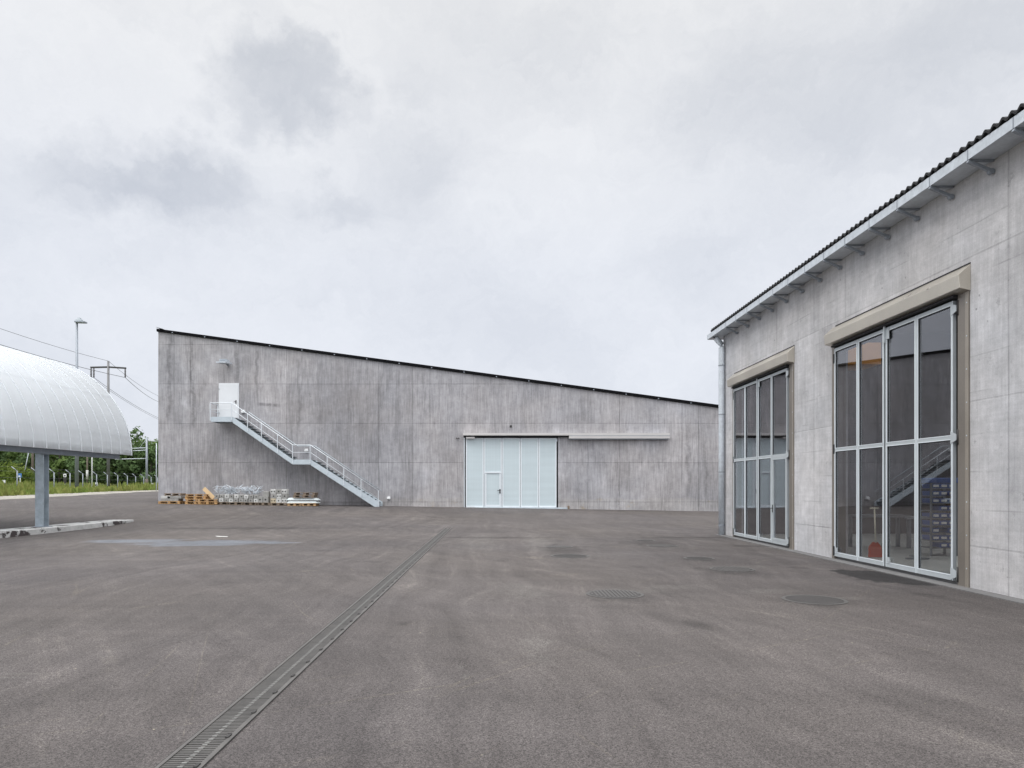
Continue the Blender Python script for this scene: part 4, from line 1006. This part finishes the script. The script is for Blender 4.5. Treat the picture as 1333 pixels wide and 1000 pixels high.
b = MB(); b.prism_y([(SKY0+.01, rz_(SKY0)), (SKY1-.01, rz_(SKY1)), (SKY1-.01, rz_(SKY1)+.02), (SKY0+.01, rz_(SKY0)+.02)], WY0, EY1-.25); b.build('added_skylight', 'glass', shop)  # unseen roof opening, added to let more light into the workshop
# downpipe with swan neck
dpx, dpy = WX-.125, 24.02
b = MB(); b.tube([(EX+.16, 24.2, WT-.028), (EX+.165, 24.18, WT-.10), (dpx-.08, dpy+.08, WT-.20), (dpx-.01, dpy+.01, WT-.32), (dpx, dpy, WT-.45), (dpx, dpy, 3), (dpx, dpy, .03)], .098, 16); dp = b.build('downpipe', 'galv', shop)
for z in (.35, 2.2, 4.2, 5.9):
    b = MB(); b.disc(dpx, dpy, z, z+.03, .108, 16, .0985); b.box(dpx+.1, WX-.001, dpy-.02, dpy+.02, z, z+.03); b.build('pipe_clamp', 'galv_dark', dp)
# hoods, jambs and folding leaves
for di, (a, c) in enumerate(doors):
    y0h, y1h = a-.30, c+.12
    prof = [(WX-.002, DZ-.06), (WX-.19, DZ-.02), (WX-.21, DZ+.20), (WX-.002, DZ+.39)]
    b = MB(); n_ = 4; b.add([(p[0], y0h, p[1]) for p in prof]+[(p[0], y1h, p[1]) for p in prof], [(0,1,2,3), (7,6,5,4)]+[(i, i+4, (i+1) % 4+4, (i+1) % 4) for i in range(4)])
    hood = b.build('door_hood', 'hood', shop, bevel=.006)
    b = MB(); b.box(WX-.012, WX-.0025, y0h-.0, y1h-.15, DZ+.391, DZ+.41); b.build('flashing', 'gap', hood)
    b = MB(); b.box(WX-.02, WX+.25, y0h+.02, a, .035, DZ-.061); b.build('jamb', 'jamb', shop)
    b = MB(); b.box(WX-.03, WX-.021, y0h+.02, y0h+.10, .035, DZ-.061); jb = b.build('jamb_strip', 'jamb_pale', shop)
    b = MB()
    for q in range(9): b.tube([(WX-.034, y0h+.06, .35+q*.56), (WX-.03, y0h+.06, .35+q*.56)], .012, 8)
    b.build('bolt_heads', 'galv', jb)
    b = MB(); b.box(WX-.02, WX+.25, c-.001, c+.11, .035, DZ-.061); b.build('jamb', 'jamb', shop)
    b = MB(); b.box(WX-.10, WX+.2, a, c-.002, DZ-.10, DZ-.062); b.box(WX+.10, WX+.2, a+.001, c-.003, DZ-.2, DZ-.101); b.build('head_rail', 'gap', shop)
    b = MB(); b.box(WX+.04, WX+.2, a+.001, c-.002, .031, .075); b.build('sill', 'plinth', shop)
    span = (c-.02)-(a+.10); lw = span/4
    for i in range(4):
        ya = a+.10+i*lw+(.035 if i == 2 else .011); yb = a+.10+(i+1)*lw-(.035 if i == 1 else .011)
        z0, z1, zmid = .10, DZ-.13, 2.54
        x0, x1 = WX-.03, WX+.03; sw = .043
        fr = MB(); fr.box(x0, x1, ya, ya+sw, z0, z1); fr.box(x0, x1, yb-sw, yb, z0, z1)
        fr.box(x0, x1, ya+sw, yb-sw, z0, z0+.095); fr.box(x0, x1, ya+sw, yb-sw, z1-.075, z1); fr.box(x0, x1, ya+sw, yb-sw, zmid, zmid+.085)
        leaf = fr.build('door_leaf', 'frame', shop)
        b = MB(); b.box(WX-.006, WX+.006, ya+sw+.001, yb-sw-.001, zmid+.086, z1-.076); b.build('glass_pane', 'glass', leaf)
        lo = .1; 
        wick = (di == 0 and i == 0)
        b = MB(); b.box(WX-.006, WX+.006, ya+sw+.001+(.06 if wick else 0), yb-sw-.001-(.06 if wick else 0), z0+.096+(.06 if wick else 0), zmid-.001-(.06 if wick else 0)); b.build('glass_pane', 'glass', leaf)
        bd = MB()
        for (p0, p1) in ((z0+.096, zmid-.001), (zmid+.086, z1-.076)):
            bd.box(x0-.006, x0-.0005, ya+sw-.014, ya+sw-.001, p0-.012, p1+.012); bd.box(x0-.006, x0-.0005, yb-sw+.001, yb-sw+.014, p0-.012, p1+.012)
            bd.box(x0-.006, x0-.0005, ya+sw-.0005, yb-sw+.0005, p0-.013, p0-.002); bd.box(x0-.006, x0-.0005, ya+sw-.0005, yb-sw+.0005, p1+.002, p1+.013)
        bd.box(x0-.006, x0-.0005, ya, ya+.010, z0, z1); bd.box(x0-.006, x0-.0005, yb-.010, yb, z0, z1)
        if not (di == 0 and i == 0): bd.build('glazing_bead', 'leaf_frame', leaf)
        # dark glazing gasket lines
        b = MB()
        for (p0, p1) in ((z0+.096, zmid-.001), (zmid+.086, z1-.076)):
            b.box(WX-.02, WX-.007, ya+sw+.0005, ya+sw+.012, p0, p1); b.box(WX-.02, WX-.007, yb-sw-.012, yb-sw-.0005, p0, p1)
            b.box(WX-.02, WX-.007, ya+sw+.0125, yb-sw-.0125, p1-.012, p1)
        b.build('gasket', 'gap', leaf)
        if wick:
            b = MB(); u0, u1 = ya+sw+.004, yb-sw-.004; v0, v1 = z0+.10, zmid-.004
            b.box(x0-.006, x1, u0, u0+.055, v0, v1); b.box(x0-.006, x1, u1-.055, u1, v0, v1); b.box(x0-.006, x1, u0+.055, u1-.055, v0, v0+.055); b.box(x0-.006, x1, u0+.055, u1-.055, v1-.055, v1); b.build('wicket_door', 'frame', leaf)
            b = MB(); b.box(x0-.02, x0-.0065, u1-.045, u1-.012, .98, 1.2); b.bar((x0-.06, u1-.03, 1.1), (x0-.06, u1-.17, 1.1), .022, .022); b.bar((x0-.06, u1-.03, 1.1), (x0-.01, u1-.03, 1.1), .022, .022); b.build('handle', 'iron_dark', leaf)
        if i == 0:     # pale triangular hinge plates on the near jamb
            for hz_ in (.22, 2.58, 4.80):
                b = MB(); b.add([(x0-.012, ya+.05, hz_-.11), (x0-.012, ya+.05, hz_+.11), (x0-.012, ya-.10, hz_+.05), (x0-.012, ya-.10, hz_-.05), (x0-.001, ya+.05, hz_-.11), (x0-.001, ya+.05, hz_+.11), (x0-.001, ya-.10, hz_+.05), (x0-.001, ya-.10, hz_-.05)],
                      [(0,1,2,3), (7,6,5,4), (0,4,5,1), (1,5,6,2), (2,6,7,3), (3,7,4,0)]); b.build('hinge_plate', 'frame', leaf)
                b = MB(); b.tube([(x0+.01, ya-.115, hz_-.13), (x0+.01, ya-.115, hz_+.13)], .018, 8); b.build('hinge_pin', 'iron_dark', leaf)
        if i == 3:
            for hz_ in (.22, 2.6, 4.72):
                b = MB(); b.box(x0-.01, x0-.001, yb-.01, yb+.055, hz_-.11, hz_+.11); b.build('hinge_plate', 'gap', leaf)
        if i == 1:
            b = MB(); b.box(x0-.012, x0-.001, yb-.13, yb+.04, z1-.24, z1-.02); b.box(x0-.045, x0-.013, yb-.02, yb+.02, z1-.30, z1+.06); b.build('lock_plate', 'frame', leaf)
            b = MB(); b.box(x0+.02, x1-.005, yb+.001, yb+.069, z0, z1); b.build('seal', 'gap', leaf)
        if i in (1, 3):
            b = MB(); b.box(x0-.02, x0-.001, yb-.16, yb-.06, z0+.1, z0+.2); b.build('floor_bolt', 'frame', leaf)

# ------------------------------------------------------------------ things standing inside the workshop
rk = thing('storage_rack', 'grey steel rack full of blue bins behind the glass of the nearer folding door', 'rack', (10.6, 16.4, .08))
rx0, rx1, ry0, ry1 = 10.25, 10.86, 16.3, 16.75
for (x, y) in ((rx0, ry0), (rx1, ry0), (rx0, ry1), (rx1, ry1)):
    MB().box(x-.02, x+.02, y-.02, y+.02, .081, 1.80).build('upright', 'rack', rk)
sh_z = [.26+i*.175 for i in range(9)]
for z in sh_z: MB().box(rx0+.021, rx1-.021, ry0-.01, ry1, z, z+.02).build('shelf', 'rack', rk)
proto = None
for i, z in enumerate(sh_z):
    for q in range(3):
        if (i, q) in ((0, 0), (2, 1), (5, 0)): continue
        x = rx0+.115+q*.19
        if proto is None:
            proto = thing('storage_bin', 'bin', 'storage bin', (0,0,0))
            b = MB(); b.add([(-.085, -.18, 0), (.085, -.18, 0), (.085, .18, 0), (-.085, .18, 0), (-.09, -.2, .11), (.09, -.2, .11), (.09, .2, .11), (-.09, .2, .11)], [(0,3,2,1), (4,5,6,7), (0,1,5,4), (1,2,6,5), (2,3,7,6), (3,0,4,7)]); b.build('body', 'blue', proto, bevel=.01)
            b = MB(); b.box(-.06, .06, -.212, -.201, .03, .085); b.build('label_card', 'white', proto); o = proto
        else: o = copy_tree(proto)
        o.location = (x, ry0+.2, z+.022); tag(o, 'small blue storage bin with a white card standing on the grey steel rack', 'storage bin', 'blue bins on the rack')
b = MB(); b.box(rx0-.05, rx1+.2, ry0, ry1, 1.81, 1.93); tag(b.build('blue_crate', 'blue', loc=(10.6, 16.5, 1.81), bevel=.02), 'wide flat blue crate lying on top of the steel rack', 'crate')
sv = thing('shovel', 'orange bladed shovel with a pale long handle standing behind the nearer door', 'shovel', (8.78, 16.0, .08))
b = MB(); b.tube([(8.78, 16.0, .42), (8.78, 16.05, 1.22)], .018, 8); b.tube([(8.68, 16.05, 1.22), (8.88, 16.05, 1.22)], .018, 8); b.build('handle', 'cream', sv)
b = MB(); b.add([(8.62, 15.98, .09), (8.94, 15.98, .09), (8.92, 16.0, .33), (8.83, 16.0, .44), (8.73, 16.0, .44), (8.64, 16.0, .33), (8.62, 16.02, .09), (8.94, 16.02, .09), (8.92, 16.05, .33), (8.83, 16.04, .44), (8.73, 16.04, .44), (8.64, 16.05, .33)],
   [(0,1,2,3,4,5), (11,10,9,8,7,6)]+[(i, i+6, (i+1) % 6+6, (i+1) % 6) for i in range(6)]); b.build('blade', 'orange', sv)
gsd = thing('work_stand', 'grey steel work stand with a flat top behind the middle leaf of the nearer door', 'stand', (9.5, 15.6, .08))
b = MB(); b.tube([(9.5, 15.6, .1), (9.5, 15.6, 1.0)], .035, 8); b.build('post', 'rack', gsd)
b = MB(); b.box(9.3, 9.7, 15.45, 15.75, 1.0, 1.05); b.build('top', 'rack', gsd)
b = MB(); b.box(9.25, 9.75, 15.56, 15.64, .081, .12); b.box(9.46, 9.54, 15.35, 15.85, .121, .15); b.build('foot', 'rack', gsd)
bn = thing('workbench', 'blue legged workbench standing deep inside behind the second leaf', 'workbench', (10.3, 18.6, .08))
b = MB(); b.box(9.6, 11, 18.3, 18.9, .9, .96); b.build('top', 'rack', bn)
for (x, y) in ((9.65, 18.35), (10.95, 18.35), (9.65, 18.85), (10.95, 18.85)): MB().box(x-.04, x+.04, y-.04, y+.04, .081, .899).build('leg', 'rack', bn)
# plywood gallery box high up inside
gb = thing('gallery_box', 'orange plywood box hanging high under the roof inside the workshop', 'plywood box', (11.5, 20.8, 5))
YB = 21.5
p0 = W(1092, 474, YB); p1 = W(1147, 446, YB)
b = MB(); b.box(p0.x, p1.x, YB, YB+1.2, p0.z, p1.z); b.build('panel', 'ply', gb)
b = MB(); b.bar((p0.x+.1, YB+.6, p1.z), (p0.x+.1, YB+.6, WT), .05, .05); b.bar((p1.x-.1, YB+.6, p1.z), (p1.x-.1, YB+.6, WT), .05, .05); b.build('hanger', 'galv_dark', gb)

# ------------------------------------------------------------------ drainage channel and covers in the yard
DX0, DX1 = -2.065, -1.80; DYa, DYb = 2.6, 28.6
dr = thing('drainage_channel', 'long slotted steel drainage channel running across the asphalt towards the hall', 'drain', ((DX0+DX1)/2, 15, 0))
Z0 = .02
zc = lambda y: gz(-1.93, y)
b = MB(); b.box(DX0, DX1, DYa, DYb-1.4, Z0-.1, Z0+.004); b.build('trough_shade_sheet', 'pit', dr)  # solid dark sheet; its colour stands for shade below the slots
for (xa, xb_) in ((DX0-.012, DX0+.012), (DX1-.028, DX1+.006)):
    b = MB(); b.box(xa, xb_, DYa, DYb, Z0-.05, Z0+.014); b.build('edge_frame', 'drain_steel', dr)
b = MB(); b.box(DX0-.03, DX0-.013, DYa, DYb, Z0-.05, Z0+.003); b.build('joint_seal', 'pit', dr)
gm = MB(); xm = (DX0+DX1)/2
x0, x1 = DX0+.013, DX1-.029
q = 0.0
while q < .985:
    gm.box(x0, xm-.014, q, q+.016, Z0-.03, Z0+.009); gm.box(xm+.014, x1, q, q+.016, Z0-.03, Z0+.009); q += .03
pm = MB(); q = 0.0
gm.box(xm-.0135, xm+.0135, 0, .99, Z0-.03, Z0+.0085)
while q < .985: pm.box(xm-.016, xm+.016, q+.017, q+.032, Z0+.0086, Z0+.0125); q += .06
g0 = None
for k in range(25):
    y = DYa+k*1.0
    if g0 is None:
        g0 = gm.build('grate', 'drain_steel', loc=(0, 0, 0)); g0.parent = dr
        r0 = pm.build('grate_rib', 'drain_pale', loc=(0, 0, 0)); r0.parent = g0
        o = g0
    else:
        o = g0.copy(); COL.objects.link(o); rr = r0.copy(); COL.objects.link(rr); rr.parent = o
    o.location = Vector((0, y, zc(y)))-dr.location
bl = MB()
for k in range(50):
    y = DYa+.1+k*.5; bl.box(DX1-.045, DX1-.02, y, y+.06, Z0+.0142, Z0+.022)
bl.build('grate_lock', 'iron_dark', dr)

covers = [(727.9, 712, .77, 'dark narrow manhole cover farthest along the yard, left of the larger pale one'), (742, 724, .95, 'pale rimmed round manhole cover just behind the slotted one'), (800.5, 773.7, .91, 'round ribbed manhole grate nearest the middle of the yard'),
          (910, 727, .72, 'small dark manhole cover in front of the farther folding door'), (953, 741, .9, 'large dark manhole cover between the small cover and the wide one by the door'), (1060, 781, .92, 'wide round manhole cover nearest the workshop wall'),
          (862, 710.7, .89, 'faint round manhole cover just nearer than the smallest one by the hall'), (840, 703.7, .63, 'smallest round manhole cover farthest back near the workshop corner')]
for i, (px, py, dia, lb) in enumerate(covers):
    Y = F*(EYE-.02)/(py-CY); X = (px-CX)*Y/F; r = dia/2
    t = thing('manhole_cover', lb, 'manhole cover', (X, Y, .02), 'manhole covers in the yard')
    b = MB(); b.disc(X, Y, .0, .026, r, 48, r-.055); b.build('rim', 'iron', t)
    b = MB(); b.disc(X, Y, .0, .0245, r-.06, 48); b.build('cover', 'cover', t)
    b = MB(); n_ = 9 if i != 2 else 13
    for k in range(n_):
        u = -r+.09+(2*r-.18)*k/(n_-1); l = math.sqrt(max(0, (r-.075)**2-u*u))
        if l > .05:
            if i % 2 == 0: b.box(X+u-.016, X+u+.016, Y-l, Y+l, .0246, .031)
            else: b.box(X-l, X+l, Y+u-.014, Y+u+.014, .0246, .029)
    b.build('rib', 'iron', t)

def blob(name, label, cat, pts, mat, z=.024, kind='structure', seed=0, jag=.15):
    """thin irregular patch lying on the asphalt; pts = outline in photo pixels"""
    r4 = random.Random(seed); base = []
    for (px, py) in pts:
        Y = F*(EYE-z)/(py-CY); base.append(Vector(((px-CX)*Y/F, Y)))
    out = []
    for a, c in zip(base, base[1:]+base[:1]):
        n_ = max(2, int((c-a).length/.12)); n_ = min(n_, 26)
        nv = Vector((-(c-a).y, (c-a).x)).normalized(); w0 = 0
        for k in range(n_):
            w0 = w0*.6+r4.gauss(0, jag*.6)
            p = a.lerp(c, k/n_)+nv*w0*math.sin(math.pi*(k+.3)/n_)*min(1.5, (c-a).length); out.append((p.x, p.y))
    b = MB(); b.add([(*p, z) for p in out], [tuple(range(len(out)))])
    bm = bmesh.new(); vs = [bm.verts.new((*p, z)) for p in out]; bm.faces.new(vs); bmesh.ops.triangulate(bm, faces=bm.faces[:])
    me = bpy.data.meshes.new(name); bm.to_mesh(me); bm.free(); me.materials.append(M[mat])
    if me.polygons and sum(p.normal.z*p.area for p in me.polygons) < 0: me.flip_normals()
    o = bpy.data.objects.new(name, me); COL.objects.link(o); o['kind'] = kind; return o
blob('pale_patch', None, None, [(280, 697.6), (297, 698.4), (296, 699), (283, 698.6)], 'block_white', .0244, seed=6, jag=.02)
